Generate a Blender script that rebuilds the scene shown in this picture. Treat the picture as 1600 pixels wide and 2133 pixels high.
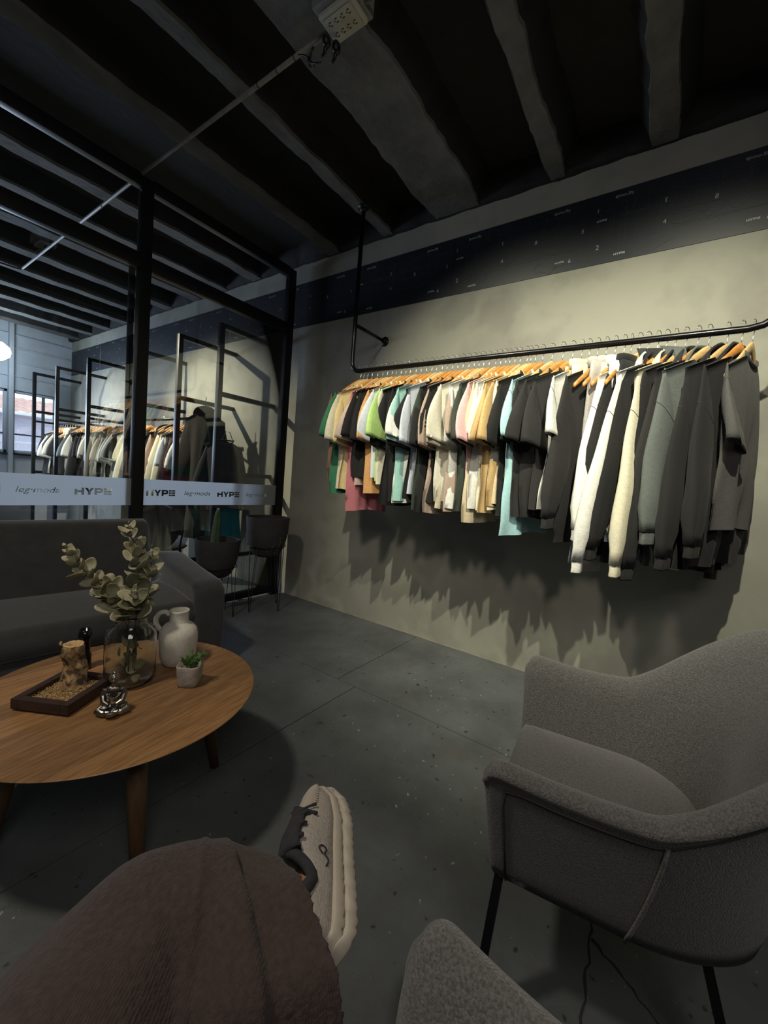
import bpy, bmesh, math, random
import numpy as np
from mathutils import Vector, Matrix, noise
PI = math.pi
random.seed(7)
for o in list(bpy.data.objects): bpy.data.objects.remove(o)
C = bpy.context.scene.collection
SC = bpy.context.scene

# ---------------------------------------------------------------- camera
cam = bpy.data.cameras.new('camera'); co = bpy.data.objects.new('camera', cam); C.objects.link(co)
SC.camera = co
cam.sensor_fit = 'VERTICAL'; cam.sensor_height = 36.0
cam.lens = 848.0 / 2133.0 * 36.0
cam.clip_start = 0.02; cam.clip_end = 100
R_ = (0.5724482, -0.81597485, 0.08054876)
D_ = (-0.01550944, -0.10899536, -0.99392126)
F_ = (0.81979419, 0.56771917, -0.07504951)
co.matrix_world = Matrix(((R_[0], -D_[0], -F_[0], 0), (R_[1], -D_[1], -F_[1], 0), (R_[2], -D_[2], -F_[2], 1.2), (0, 0, 0, 1)))

# ---------------------------------------------------------------- world, lights, exposure
SC.view_settings.view_transform = 'Standard'; SC.view_settings.look = 'None'
SC.view_settings.gamma = 1.0; SC.view_settings.exposure = 0.0; SC.view_settings.use_curve_mapping = False
w = bpy.data.worlds.new('sky'); SC.world = w; w.use_nodes = True
w.node_tree.nodes['Background'].inputs[0].default_value = (0.80, 0.88, 1.0, 1)
w.node_tree.nodes['Background'].inputs[1].default_value = 4.5

def spot(name, loc, target, power, angle, blend, color, size):
    l = bpy.data.lights.new(name, 'SPOT'); l.energy = power; l.spot_size = math.radians(angle); l.spot_blend = blend
    l.color = color; l.shadow_soft_size = size
    o = bpy.data.objects.new(name, l); C.objects.link(o); o.location = loc
    o.rotation_euler = (Vector(target) - Vector(loc)).to_track_quat('-Z', 'Y').to_euler()
    return o
def area(name, loc, target, power, sx, sy, color, spread=180):
    l = bpy.data.lights.new(name, 'AREA'); l.energy = power; l.shape = 'RECTANGLE'; l.size = sx; l.size_y = sy; l.color = color
    l.spread = math.radians(spread)
    o = bpy.data.objects.new(name, l); C.objects.link(o); o.location = loc
    o.rotation_euler = (Vector(target) - Vector(loc)).to_track_quat('-Z', 'Y').to_euler()
    return o
WARM = (1.0, 0.96, 0.74)
spot('wall_spotlight', (0.72, 1.46, 3.02), (2.6, .90, 1.30), 215, 78, 0.9, WARM, 0.018)
spot('wall_spotlight', (0.72, -0.08, 3.02), (2.6, 0.10, 1.30), 290, 80, 0.9, WARM, 0.018)
spot('rear_spotlight', (1.0, 5.1, 3.02), (2.5, 4.5, 1.3), 480, 80, 0.8, (1, 0.92, 0.68), 0.02)
spot('rear_spotlight', (1.0, 7.0, 3.02), (2.5, 7.2, 1.2), 330, 80, 0.8, (1, 0.94, 0.76), 0.02)
spot('table_spotlight', (-0.40, 1.40, 3.05), (0.75, 1.15, 0.2), 120, 130, 1.0, (1, 0.90, 0.74), 0.12)
area('window_glow', (1.0, 8.6, 1.75), (1.3, 3.0, 1.0), 130, 1.6, 1.0, (0.62, 0.76, 1.0))
area('room_fill', (-0.6, -1.0, 3.0), (0.6, 0.9, 0.3), 24, 1.2, 1.2, (1, 0.95, 0.88))  # added soft ambient fill behind the camera, no fixture modelled for it

# ---------------------------------------------------------------- helpers
def tag(o, label=None, cat=None, group=None, kind=None):
    if label: o['label'] = label
    if cat: o['category'] = cat
    if group: o['group'] = group
    if kind: o['kind'] = kind
    return o
def empty(name, loc=(0, 0, 0), rz=0, label=None, cat=None, group=None):
    o = bpy.data.objects.new(name, None); C.objects.link(o); o.location = loc; o.rotation_euler = (0, 0, rz)
    o.empty_display_size = 0.05
    return tag(o, label, cat, group)
def mesh(name, V, F, smooth=True):
    me = bpy.data.meshes.new(name); me.from_pydata([tuple(map(float, v)) for v in V], [], [tuple(int(i) for i in f) for f in F]); me.update()
    if smooth and len(me.polygons): me.polygons.foreach_set('use_smooth', [True] * len(me.polygons))
    return me
def obj(name, me, m=None, parent=None, loc=None, rot=None, scale=None):
    o = bpy.data.objects.new(name, me); C.objects.link(o)
    if m is not None:
        if not me.materials: me.materials.append(m)
        elif me.materials[0] != m:
            o.material_slots[0].link = 'OBJECT'; o.material_slots[0].material = m
    if parent: o.parent = parent
    if loc is not None: o.location = loc
    if rot is not None: o.rotation_euler = rot
    if scale is not None: o.scale = scale
    return o
def struct(name, me, m, parent=None, label=None):
    o = obj(name, me, m, parent)
    if not parent: o['kind'] = 'structure'
    if label: o['label'] = label
    return o
class MB:
    def __init__(s): s.V = []; s.F = []
    def add(s, V, F):
        n = len(s.V); s.V += [tuple(v) for v in V]; s.F += [tuple(i + n for i in f) for f in F]; return s
    def box(s, a, b, M=None):
        x0, y0, z0 = a; x1, y1, z1 = b
        V = [Vector(p) for p in ((x0, y0, z0), (x1, y0, z0), (x1, y1, z0), (x0, y1, z0), (x0, y0, z1), (x1, y0, z1), (x1, y1, z1), (x0, y1, z1))]
        if M: V = [M @ v for v in V]
        return s.add(V, ((0, 3, 2, 1), (4, 5, 6, 7), (0, 1, 5, 4), (1, 2, 6, 5), (2, 3, 7, 6), (3, 0, 4, 7)))
    def tube(s, P, r, n=10, closed=False, flat=1.0, up=None):
        P = [Vector(p) for p in P]; rs = r if isinstance(r, (list, tuple)) else [r] * len(P)
        T = []
        for i in range(len(P)):
            a = P[(i - 1) % len(P)] if closed or i else P[0]; b = P[(i + 1) % len(P)] if closed or i < len(P) - 1 else P[-1]
            T.append((b - a).normalized())
        u = Vector(up) if up else (Vector((0, 0, 1)) if abs(T[0].z) < .9 else Vector((1, 0, 0)))
        V = []; 
        for i, p in enumerate(P):
            u = (u - T[i] * u.dot(T[i])).normalized(); v = T[i].cross(u)
            for k in range(n):
                a = 2 * PI * k / n; V.append(p + u * math.cos(a) * rs[i] + v * math.sin(a) * rs[i] * flat)
        F = []; m = len(P)
        for i in range(m if closed else m - 1):
            for k in range(n):
                j = (i + 1) % m; F.append((i * n + k, i * n + (k + 1) % n, j * n + (k + 1) % n, j * n + k))
        if not closed: F += [tuple(range(n))[::-1], tuple((m - 1) * n + k for k in range(n))]
        return s.add(V, F)
    def lathe(s, prof, n=32, c=(0, 0, 0)):
        V = []; F = []
        for r, z in prof:
            for k in range(n):
                a = 2 * PI * k / n; V.append((c[0] + r * math.cos(a), c[1] + r * math.sin(a), c[2] + z))
        for i in range(len(prof) - 1):
            for k in range(n): F.append((i * n + k, i * n + (k + 1) % n, (i + 1) * n + (k + 1) % n, (i + 1) * n + k))
        return s.add(V, F)
    def mesh(s, name, smooth=True): return mesh(name, s.V, s.F, smooth)
def bevel(me, w, seg=2, angle=35):
    bm = bmesh.new(); bm.from_mesh(me)
    es = [e for e in bm.edges if len(e.link_faces) == 2 and e.calc_face_angle(0) > math.radians(angle)]
    bmesh.ops.bevel(bm, geom=es, offset=w, segments=seg, affect='EDGES', profile=0.6)
    bm.to_mesh(me); bm.free()
    return me
def sharp(me, deg=40):
    me.update()
    try: me.set_sharp_from_angle(angle=math.radians(deg))
    except Exception: pass
    return me
def boxm(name, a, b, bv=0.0, seg=2):
    me = MB().box(a, b).mesh(name, bv > 0)
    if bv: bevel(me, bv, seg)
    return sharp(me) if bv else me
def remesh(me, vox, smooth_it=4, subs=0):
    o = bpy.data.objects.new('tmp', me); C.objects.link(o)
    m = o.modifiers.new('r', 'REMESH'); m.mode = 'VOXEL'; m.voxel_size = vox; m.use_smooth_shade = True
    if smooth_it: s = o.modifiers.new('s', 'SMOOTH'); s.iterations = smooth_it; s.factor = 0.5
    dg = bpy.context.evaluated_depsgraph_get()
    r = bpy.data.meshes.new_from_object(o.evaluated_get(dg)); bpy.data.objects.remove(o)
    r.polygons.foreach_set('use_smooth', [True] * len(r.polygons))
    return r
def ell(mb, c, r, M=None, n=14, m=9):
    V = []; F = []
    for i in range(m + 1):
        t = PI * i / m
        for k in range(n):
            a = 2 * PI * k / n
            v = Vector((r[0] * math.sin(t) * math.cos(a), r[1] * math.sin(t) * math.sin(a), r[2] * math.cos(t)))
            if M: v = M @ v
            V.append(v + Vector(c))
    for i in range(m):
        for k in range(n): F.append((i * n + k, (i + 1) * n + k, (i + 1) * n + (k + 1) % n, i * n + (k + 1) % n))
    mb.add(V, F); return mb
def catmull(P, n):
    P = [np.array(p, float) for p in P]; Q = [2 * P[0] - P[1]] + P + [2 * P[-1] - P[-2]]; out = []
    for i in range(1, len(Q) - 2):
        for k in range(n):
            t = k / n; a, b, c, d = Q[i - 1:i + 3]
            out.append(.5 * ((2 * b) + (c - a) * t + (2 * a - 5 * b + 4 * c - d) * t * t + (3 * b - a - 3 * c + d) * t ** 3))
    out.append(P[-1]); return out

# ---------------------------------------------------------------- materials
def mat(name, col, rough=0.8, metal=0.0, var=0.0, scale=8.0, bump=0.0, bscale=None, col2=None, sheen=0.0, detail=4, coords='Object', spec=None, stretch=None):
    m = bpy.data.materials.new(name); m.use_nodes = True; nt = m.node_tree; b = nt.nodes['Principled BSDF']
    b.inputs['Base Color'].default_value = (*col, 1); b.inputs['Roughness'].default_value = rough; b.inputs['Metallic'].default_value = metal
    if spec is not None: b.inputs['Specular IOR Level'].default_value = spec
    if sheen: b.inputs['Sheen Weight'].default_value = sheen
    tc = nt.nodes.new('ShaderNodeTexCoord'); src = tc.outputs[coords]
    if stretch:
        mp = nt.nodes.new('ShaderNodeMapping'); mp.inputs['Scale'].default_value = stretch; nt.links.new(src, mp.inputs[0]); src = mp.outputs[0]
    if var or col2:
        n = nt.nodes.new('ShaderNodeTexNoise'); n.inputs['Scale'].default_value = scale; n.inputs['Detail'].default_value = detail; n.inputs['Roughness'].default_value = .62
        nt.links.new(src, n.inputs['Vector'])
        r = nt.nodes.new('ShaderNodeValToRGB'); nt.links.new(n.outputs[0], r.inputs[0])
        c2 = col2 or tuple(min(1, c * (1 + var)) for c in col); c1 = col if col2 else tuple(c * (1 - var) for c in col)
        r.color_ramp.elements[0].position = .35; r.color_ramp.elements[1].position = .65
        r.color_ramp.elements[0].color = (*c1, 1); r.color_ramp.elements[1].color = (*c2, 1)
        nt.links.new(r.outputs[0], b.inputs['Base Color'])
    if bump:
        n2 = nt.nodes.new('ShaderNodeTexNoise'); n2.inputs['Scale'].default_value = bscale or scale * 4; n2.inputs['Detail'].default_value = 5
        nt.links.new(src, n2.inputs['Vector'])
        bp = nt.nodes.new('ShaderNodeBump'); bp.inputs['Strength'].default_value = bump; bp.inputs['Distance'].default_value = .01
        nt.links.new(n2.outputs[0], bp.inputs['Height']); nt.links.new(bp.outputs[0], b.inputs['Normal'])
    return m
def N(m, t): return m.node_tree.nodes.new(t)
def L(m, a, b): m.node_tree.links.new(a, b)
def layered(m, base, scale, detail, lo, hi, col, amount, coords='Object', stretch=None):
    """mix a second colour over the base colour with a noise mask"""
    nt = m.node_tree; b = nt.nodes['Principled BSDF']; prev = b.inputs['Base Color'].links[0].from_socket if b.inputs['Base Color'].links else None
    tc = N(m, 'ShaderNodeTexCoord'); s = tc.outputs[coords]
    if stretch: mp = N(m, 'ShaderNodeMapping'); mp.inputs['Scale'].default_value = stretch; L(m, s, mp.inputs[0]); s = mp.outputs[0]
    n = N(m, 'ShaderNodeTexNoise'); n.inputs['Scale'].default_value = scale; n.inputs['Detail'].default_value = detail; L(m, s, n.inputs['Vector'])
    mr = N(m, 'ShaderNodeMapRange'); mr.inputs['From Min'].default_value = lo; mr.inputs['From Max'].default_value = hi; mr.inputs['To Max'].default_value = amount
    L(m, n.outputs[0], mr.inputs['Value'])
    mx = N(m, 'ShaderNodeMix'); mx.data_type = 'RGBA'; mx.inputs[7].default_value = (*col, 1)
    L(m, mr.outputs[0], mx.inputs[0])
    if prev: L(m, prev, mx.inputs[6])
    else: mx.inputs[6].default_value = (*base, 1)
    L(m, mx.outputs[2], b.inputs['Base Color'])

M = {}
M['plaster'] = mat('plaster', (.24, .235, .20), .75, var=.13, scale=1.6, bump=.10, bscale=9, detail=8)
layered(M['plaster'], None, 1.3, 7, .50, .56, (.33, .33, .27), .55)
layered(M['plaster'], None, 2.6, 8, .56, .66, (.17, .165, .14), .45)
M['plaster_grey'] = mat('plaster_grey', (.16, .165, .18), .85, var=.12, scale=2, bump=.15, bscale=14)
M['banner'] = mat('banner_vinyl', (.010, .013, .020), .45, var=.1, scale=3)
M['print'] = mat('banner_print', (.030, .035, .042), .6)
M['print_white'] = mat('banner_print_white', (.35, .36, .38), .6)
M['floor'] = mat('floor_concrete', (.084, .091, .093), .62, var=.25, scale=2.2, bump=.22, bscale=45, detail=9)
layered(M['floor'], None, 5, 8, .62, .75, (.075, .062, .045), .5)
layered(M['floor'], None, 38, 3, .705, .73, (.30, .30, .29), .8)
layered(M['floor'], None, 24, 4, .67, .71, (.012, .012, .012), .8)
layered(M['floor'], None, 9, 6, .60, .72, (.075, .078, .08), .5, stretch=(1, .25, 1))
M['joint'] = mat('floor_joint', (.018, .018, .018), .9)
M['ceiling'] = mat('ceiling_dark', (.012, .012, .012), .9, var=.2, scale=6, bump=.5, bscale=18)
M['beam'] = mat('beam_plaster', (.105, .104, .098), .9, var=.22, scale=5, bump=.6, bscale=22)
M['black'] = mat('black_metal', (.008, .008, .010), .42, metal=.3, var=.1)
M['blackgloss'] = mat('black_pipe', (.012, .012, .014), .25, metal=.6, var=.1)
M['chrome'] = mat('chrome_wire', (.75, .75, .76), .2, metal=1.0, var=.05)
M['hangerA'] = mat('orange_beech_wood', (.55, .25, .065), .4, var=.18, scale=14, stretch=(1, 6, 6))
M['hangerB'] = mat('pale_beech_wood', (.62, .42, .19), .42, var=.15, scale=14, stretch=(1, 6, 6))
M['conduit'] = mat('conduit_grey', (.20, .20, .185), .55, var=.15, scale=20)
M['boxplastic'] = mat('outlet_plastic', (.42, .42, .34), .5, var=.06, scale=20)
M['chairfab'] = mat('heathered_grey_felt', (.105, .100, .096), .95, var=.38, scale=260, bump=.5, bscale=320, sheen=.25, detail=3)
M['seam'] = mat('dark_seam', (.03, .03, .03), .9)
M['sofafab'] = mat('charcoal_sofa_fabric', (.030, .031, .032), .9, var=.16, scale=14, bump=.25, bscale=180, sheen=.35)
M['trousers'] = mat('brown_jersey', (.042, .028, .0245), .95, var=.2, scale=120, bump=.3, bscale=170, sheen=.06)
M['skin'] = mat('skin', (.42, .20, .11), .5, var=.1, scale=30, bump=.1, bscale=120)
M['shoe'] = mat('shoe_knit', (.34, .30, .265), .85, var=.10, scale=200, bump=.35, bscale=420)
M['shoesole'] = mat('shoe_foam', (.42, .37, .305), .55, var=.05, scale=20)
M['shoedark'] = mat('shoe_dark_knit', (.022, .023, .027), .9, var=.2, scale=100, bump=.3, bscale=300)
M['vase'] = mat('speckled_stoneware', (.62, .58, .50), .8, var=.07, scale=90, bump=.15, bscale=70)
M['concretepot'] = mat('concrete_pot', (.33, .29, .25), .85, var=.18, scale=22, bump=.3, bscale=60)
M['leafpale'] = mat('dried_eucalyptus', (.33, .305, .19), .7, var=.22, scale=25, bump=.15, bscale=90)
M['leafpale2'] = mat('dried_eucalyptus_dark', (.17, .17, .10), .7, var=.22, scale=25)
M['twig'] = mat('twig', (.09, .065, .035), .8, var=.2)
M['green'] = mat('green_sprig', (.10, .20, .055), .6, var=.35, scale=30)
M['cactus'] = mat('cactus_skin', (.075, .12, .075), .7, var=.22, scale=26, bump=.4, bscale=60)
M['bark'] = mat('pale_bark', (.26, .15, .065), .85, col2=(.50, .35, .18), scale=22, bump=.9, bscale=30, stretch=(1, 1, .45))
layered(M['bark'], None, 34, 6, .50, .60, (.045, .025, .014), .9)
M['cutwood'] = mat('cut_wood', (.50, .34, .16), .75, var=.2, scale=40, bump=.2)
M['traywood'] = mat('dark_tray_wood', (.035, .018, .015), .5, var=.3, scale=10, stretch=(8, 1, 8))
M['gravel'] = mat('tan_gravel', (.40, .27, .12), .8, var=.45, scale=120)
M['silver'] = mat('aged_silver', (.26, .245, .22), .34, metal=1.0, var=.45, scale=22)
M['darkpot'] = mat('charcoal_clay', (.034, .032, .032), .85, var=.2, scale=9, bump=.25, bscale=40)
M['white'] = mat('white_paint', (.6, .6, .6), .6, var=.05)
M['teal'] = mat('teal_cloth', (.0, .20, .21), .8, var=.15, scale=10)
M['blackcloth'] = mat('black_cloth', (.010, .010, .012), .9, var=.2, scale=30)
M['parka'] = mat('dark_olive_cloth', (.013, .013, .010), .9, var=.25, scale=12, sheen=.03)
M['roomwhite'] = mat('grey_white_wall', (.50, .53, .58), .8, var=.08, scale=3, bump=.1, bscale=12)
M['housewall'] = mat('pale_stucco', (.46, .44, .50), .9, var=.05, scale=3)
M['rooftile'] = mat('clay_roof_tile', (.45, .27, .22), .8, var=.25, scale=9)
M['candle'] = mat('black_candle_glass', (.006, .006, .008), .15, var=.1)
# light-giving tube
m = bpy.data.materials.new('lamp_tube'); m.use_nodes = True; b = m.node_tree.nodes['Principled BSDF']
b.inputs['Emission Color'].default_value = (.75, .9, 1, 1); b.inputs['Emission Strength'].default_value = 34; M['lamp'] = m
# clear glass
def glass(name, col=(1, 1, 1), rough=0.0, ior=1.45):
    m = bpy.data.materials.new(name); m.use_nodes = True; nt = m.node_tree; nt.nodes.clear()
    o = nt.nodes.new('ShaderNodeOutputMaterial'); g = nt.nodes.new('ShaderNodeBsdfGlass'); g.inputs['Color'].default_value = (*col, 1)
    g.inputs['Roughness'].default_value = rough; g.inputs['IOR'].default_value = ior
    nt.links.new(g.outputs[0], o.inputs[0]); return m
M['glass'] = glass('clear_glass', (.96, .98, .97))
def paneglass(name, refl=1.0, tint=(.93, .95, .96)):
    m = bpy.data.materials.new(name); m.use_nodes = True; nt = m.node_tree; nt.nodes.clear()
    o = nt.nodes.new('ShaderNodeOutputMaterial'); t = nt.nodes.new('ShaderNodeBsdfTransparent'); t.inputs[0].default_value = (*tint, 1)
    g = nt.nodes.new('ShaderNodeBsdfGlossy'); g.inputs['Roughness'].default_value = .0
    f = nt.nodes.new('ShaderNodeFresnel'); f.inputs[0].default_value = 1.5
    mm = nt.nodes.new('ShaderNodeMath'); mm.operation = 'MULTIPLY'; mm.inputs[1].default_value = refl
    nt.links.new(f.outputs[0], mm.inputs[0]); x = nt.nodes.new('ShaderNodeMixShader')
    nt.links.new(mm.outputs[0], x.inputs[0]); nt.links.new(t.outputs[0], x.inputs[1]); nt.links.new(g.outputs[0], x.inputs[2])
    nt.links.new(x.outputs[0], o.inputs[0]); return m
M['pane'] = paneglass('pane_glass', 2.6)
m = bpy.data.materials.new('frosted_film'); m.use_nodes = True; nt = m.node_tree; nt.nodes.clear()
o_ = nt.nodes.new('ShaderNodeOutputMaterial'); t_ = nt.nodes.new('ShaderNodeBsdfTranslucent'); t_.inputs[0].default_value = (.82, .84, .86, 1)
d_ = nt.nodes.new('ShaderNodeBsdfDiffuse'); d_.inputs[0].default_value = (.42, .43, .44, 1)
x_ = nt.nodes.new('ShaderNodeMixShader'); x_.inputs[0].default_value = .35
nt.links.new(t_.outputs[0], x_.inputs[1]); nt.links.new(d_.outputs[0], x_.inputs[2]); nt.links.new(x_.outputs[0], o_.inputs[0]); M['frost'] = m
# walnut table top: grain stretched along one direction, planks of different tone
m = mat('walnut', (.20, .10, .042), .42, col2=(.34, .185, .075), scale=7, stretch=(1.2, 14, 3), bump=.05, bscale=30)
nt = m.node_tree; b = nt.nodes['Principled BSDF']; prev = b.inputs['Base Color'].links[0].from_socket
tc = N(m, 'ShaderNodeTexCoord'); sx = N(m, 'ShaderNodeSeparateXYZ'); L(m, tc.outputs['Object'], sx.inputs[0])
mu = N(m, 'ShaderNodeMath'); mu.operation = 'MULTIPLY'; mu.inputs[1].default_value = 11.0; L(m, sx.outputs[1], mu.inputs[0])
fl = N(m, 'ShaderNodeMath'); fl.operation = 'FLOOR'; L(m, mu.outputs[0], fl.inputs[0])
wn = N(m, 'ShaderNodeTexWhiteNoise'); wn.noise_dimensions = '1D'; L(m, fl.outputs[0], wn.inputs['W'])
mr = N(m, 'ShaderNodeMapRange'); mr.inputs['To Min'].default_value = .75; mr.inputs['To Max'].default_value = 1.3; L(m, wn.outputs['Value'], mr.inputs['Value'])
hs = N(m, 'ShaderNodeHueSaturation'); L(m, mr.outputs[0], hs.inputs['Value']); L(m, prev, hs.inputs['Color']); L(m, hs.outputs[0], b.inputs['Base Color']); M['walnut'] = m
M['walnutleg'] = mat('walnut_leg', (.12, .062, .03), .45, var=.25, scale=8, stretch=(6, 6, 1))

# ---------------------------------------------------------------- setting
WX, PY, BY, HZ = 2.77, 3.11, 8.85, 3.175
LX, FY = -3.2, -3.0
# floor of cast slabs with recessed joints
fl_ = struct('floor', MB().box((LX - .2, FY - .2, -.06), (WX + .2, BY + .3, -.0005)).mesh('floor', False), M['joint'], label='dark grey worn concrete floor with cast joints and pale paint specks')
xs = [LX, -1.2, .3 - .02, 1.82, WX]
ys_r = [FY, -1.3, 1.5, 3.14, 5.2, 7.1, BY]; ys_l = [FY, -1.45, 1.365, 3.14, 5.1, 7.2, BY]
g = .0022
for i in range(4):
    ys = ys_r if i == 3 else ys_l
    xa, xb = xs[i], xs[i + 1]
    if i == 1: xb = 1.82
    if i == 2: continue
    for j in range(len(ys) - 1):
        me = MB().box((xa + g, ys[j] + g, -.03), (xb - g, ys[j + 1] - g, 0.004)).mesh('slab', False)
        obj('slab', me, M['floor'], fl_)
# crack in the slab under the armchair
def ribbon(P, wd, z, name, m, parent):
    V = []; F = []
    for i, p in enumerate(P):
        a = Vector(P[max(0, i - 1)]); c = Vector(P[min(len(P) - 1, i + 1)]); t = (c - a).normalized(); n = Vector((-t.y, t.x))
        q = wd * (.4 + 1.2 * random.random())
        V += [(p[0] + n.x * q, p[1] + n.y * q, z), (p[0] - n.x * q, p[1] - n.y * q, z)]
    for i in range(len(P) - 1): F.append((2 * i, 2 * i + 1, 2 * i + 3, 2 * i + 2))
    return obj(name, mesh(name, V, F, False), m, parent)
def jag(a, b, n, amp):
    a = Vector(a); b = Vector(b); t = (b - a).normalized(); nn = Vector((-t.y, t.x))
    return [tuple(a.lerp(b, i / n) + nn * random.uniform(-amp, amp)) for i in range(n + 1)]
ribbon(jag((1.45, .05), (.85, .03), 26, .006), .003, .0045, 'crack', M['joint'], fl_)
ribbon(jag((1.22, .04), (1.02, -.25), 18, .006), .0035, .0045, 'crack', M['joint'], fl_)

struct('wall_right', MB().box((WX, FY, 0), (WX + .15, BY, HZ + .25)).mesh('wall_right', False), M['plaster'], label='olive grey polished plaster wall behind the clothes rail')
struct('wall_left', MB().box((LX - .15, FY, 0), (LX, BY, HZ + .25)).mesh('wall_left', False), M['plaster_grey'], label='plain grey side wall')
struct('wall_front', MB().box((LX, FY - .15, 0), (WX, FY, HZ + .25)).mesh('wall_front', False), M['plaster_grey'], label='plain grey wall behind the seats')
# rear wall with window opening
wx0, wx1, wz0, wz1 = -.35, 2.58, 1.17, 2.19
bw = MB(); bw.box((LX, BY, 0), (WX, BY + .2, wz0)); bw.box((LX, BY, wz1), (WX, BY + .2, HZ + .25)); bw.box((LX, BY, wz0), (wx0, BY + .2, wz1)); bw.box((wx1, BY, wz0), (WX, BY + .2, wz1))
struct('wall_back', bw.mesh('wall_back', False), M['roomwhite'], label='pale grey rear wall with formwork ridges and a strip window')
for i, z in enumerate((2.40, 2.62, 2.84, 3.04)):
    struct('trim_%d' % (i + 1), boxm('trim', (LX, BY - .02, z), (WX, BY, z + .03), .008), M['roomwhite'], label='thin horizontal ridge across the rear wall at %s' % ['the window head', 'a hand above the window', 'lamp height', 'the ceiling edge'][i])
# window
for i, (a, b_) in enumerate(((-.35, .85), (.85, 1.93), (1.98, 2.58))):
    wn_ = empty('window_%d' % (i + 1), ((a + b_) / 2, BY, wz0)); wn_['kind'] = 'structure'
    wn_['label'] = ['leftmost window of the rear wall', 'middle window of the rear wall beside the pale column', 'right hand window of the rear wall beside the clothes'][i]
    h = (b_ - a) / 2; H = wz1 - wz0
    fr = MB()
    for q in ((-h, 0, -h + .045, H), (h - .045, 0, h, H), (-h, 0, h, .05), (-h, H - .045, h, H)): fr.box((q[0], .03, q[1]), (q[2], .09, q[3]))
    obj('window_frame', bevel(fr.mesh('window_frame'), .004, 1), M['roomwhite'], wn_)
    mx = .12 if i == 2 else 0
    obj('mullion', boxm('mullion', (mx - .018, .035, .05), (mx + .018, .085, H - .045), .003), M['plaster_grey'], wn_)
    obj('transom', boxm('transom', (-h + .045, .035, .30), (h - .045, .085, .325), .003), M['plaster_grey'], wn_)
    for (p, q) in ((-h + .045, mx - .018), (mx + .018, h - .045)):
        obj('pane', MB().box((p, .058, .05), (q, .064, H - .045)).mesh('pane', False), M['pane'], wn_)
    obj('window_sill', boxm('window_sill', (-h, -.05, -.03), (h, .03, .0), .004), M['black'], wn_)
struct('column_1', boxm('column', (1.925, BY - .09, 0), (1.985, BY + .06, HZ + .05), .01), M['roomwhite'], label='slim pale column between the rear windows')

# outside: tiled house and white railing
hs_ = empty('house', (1.6, 12.4, 0), 0, 'pale stucco house with clay tile roof seen through the rear window', 'house')
obj('wall', boxm('wall', (-5, 0, -1), (4, 2.5, 2.12), .02), M['housewall'], hs_)
V = []; F = []; nx, ny = 220, 9
for j in range(ny + 1):
    for i in range(nx + 1):
        x = -5.2 + 9.4 * i / nx; zz = 2.08 + .42 * j / ny + .035 * abs(math.sin(x * 16)) + (.03 if j % 2 else 0); V.append((x, -.3 + 1.6 * j / ny, zz))
for j in range(ny):
    for i in range(nx): a = j * (nx + 1) + i; F.append((a, a + 1, a + nx + 2, a + nx + 1))
me = mesh('roof', V, F); obj('roof', me, M['rooftile'], hs_)
obj('gutter', boxm('gutter', (-5.2, -.36, 2.02), (4.2, -.28, 2.09), .01), M['white'], hs_)
rl = empty('railing', (1.6, 10.4, 0), 0, 'white metal railing outside the rear window', 'railing')
obj('top_rail', boxm('top_rail', (-3, -.02, 1.36), (2.6, .02, 1.40), .005), M['white'], rl)
bar = boxm('baluster', (-.008, -.008, .9), (.008, .008, 1.37), .002)
for i in range(46): obj('baluster', bar, M['white'], rl, loc=(-2.9 + i * .12, 0, 0))
struct('ground', MB().box((-9, BY + .2, -.3), (12, 20, -.1)).mesh('ground', False), M['roomwhite'], label='pale paved ground outside')

# ceiling with rough cast beams
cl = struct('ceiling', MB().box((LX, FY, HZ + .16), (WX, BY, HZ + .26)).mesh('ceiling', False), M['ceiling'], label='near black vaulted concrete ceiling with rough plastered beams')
def beam(y, wdt, x0=LX, x1=WX - .02):
    n = 150; V = []; F = []; ph = random.random() * 50
    for i in range(n + 1):
        x = x0 + (x1 - x0) * i / n
        e1 = .020 * noise.noise(Vector((x * 3.1, ph, 0))) + .012 * noise.noise(Vector((x * 14, ph, 3)))
        e2 = .020 * noise.noise(Vector((x * 3.3, ph + 9, 0))) + .012 * noise.noise(Vector((x * 14, ph + 9, 3)))
        dz = .006 * noise.noise(Vector((x * 5, ph, 7)))
        a = y - wdt / 2 + e1; c = y + wdt / 2 + e2
        V += [(x, a - .075, HZ + .165), (x, a - .004, HZ + .02), (x, a, HZ + dz), (x, c, HZ + dz), (x, c + .004, HZ + .02), (x, c + .075, HZ + .165)]
    for i in range(n):
        for k in range(5): a = i * 6 + k; F.append((a, a + 6, a + 7, a + 1))
    F.append((0, 1, 2, 3, 4, 5)); F.append(tuple(n * 6 + k for k in (5, 4, 3, 2, 1, 0)))
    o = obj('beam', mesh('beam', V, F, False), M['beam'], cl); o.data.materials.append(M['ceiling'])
    for i_, p_ in enumerate(o.data.polygons): p_.material_index = 0 if (i_ < n * 5 and i_ % 5 in (1, 2, 3)) else 1  # beam sides get the dark ceiling colour: their shade is painted in
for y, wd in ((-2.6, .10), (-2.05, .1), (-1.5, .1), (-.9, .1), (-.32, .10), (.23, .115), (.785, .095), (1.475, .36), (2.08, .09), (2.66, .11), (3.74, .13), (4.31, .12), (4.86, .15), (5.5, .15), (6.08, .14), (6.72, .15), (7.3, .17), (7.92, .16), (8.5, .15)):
    beam(y, wd)
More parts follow.
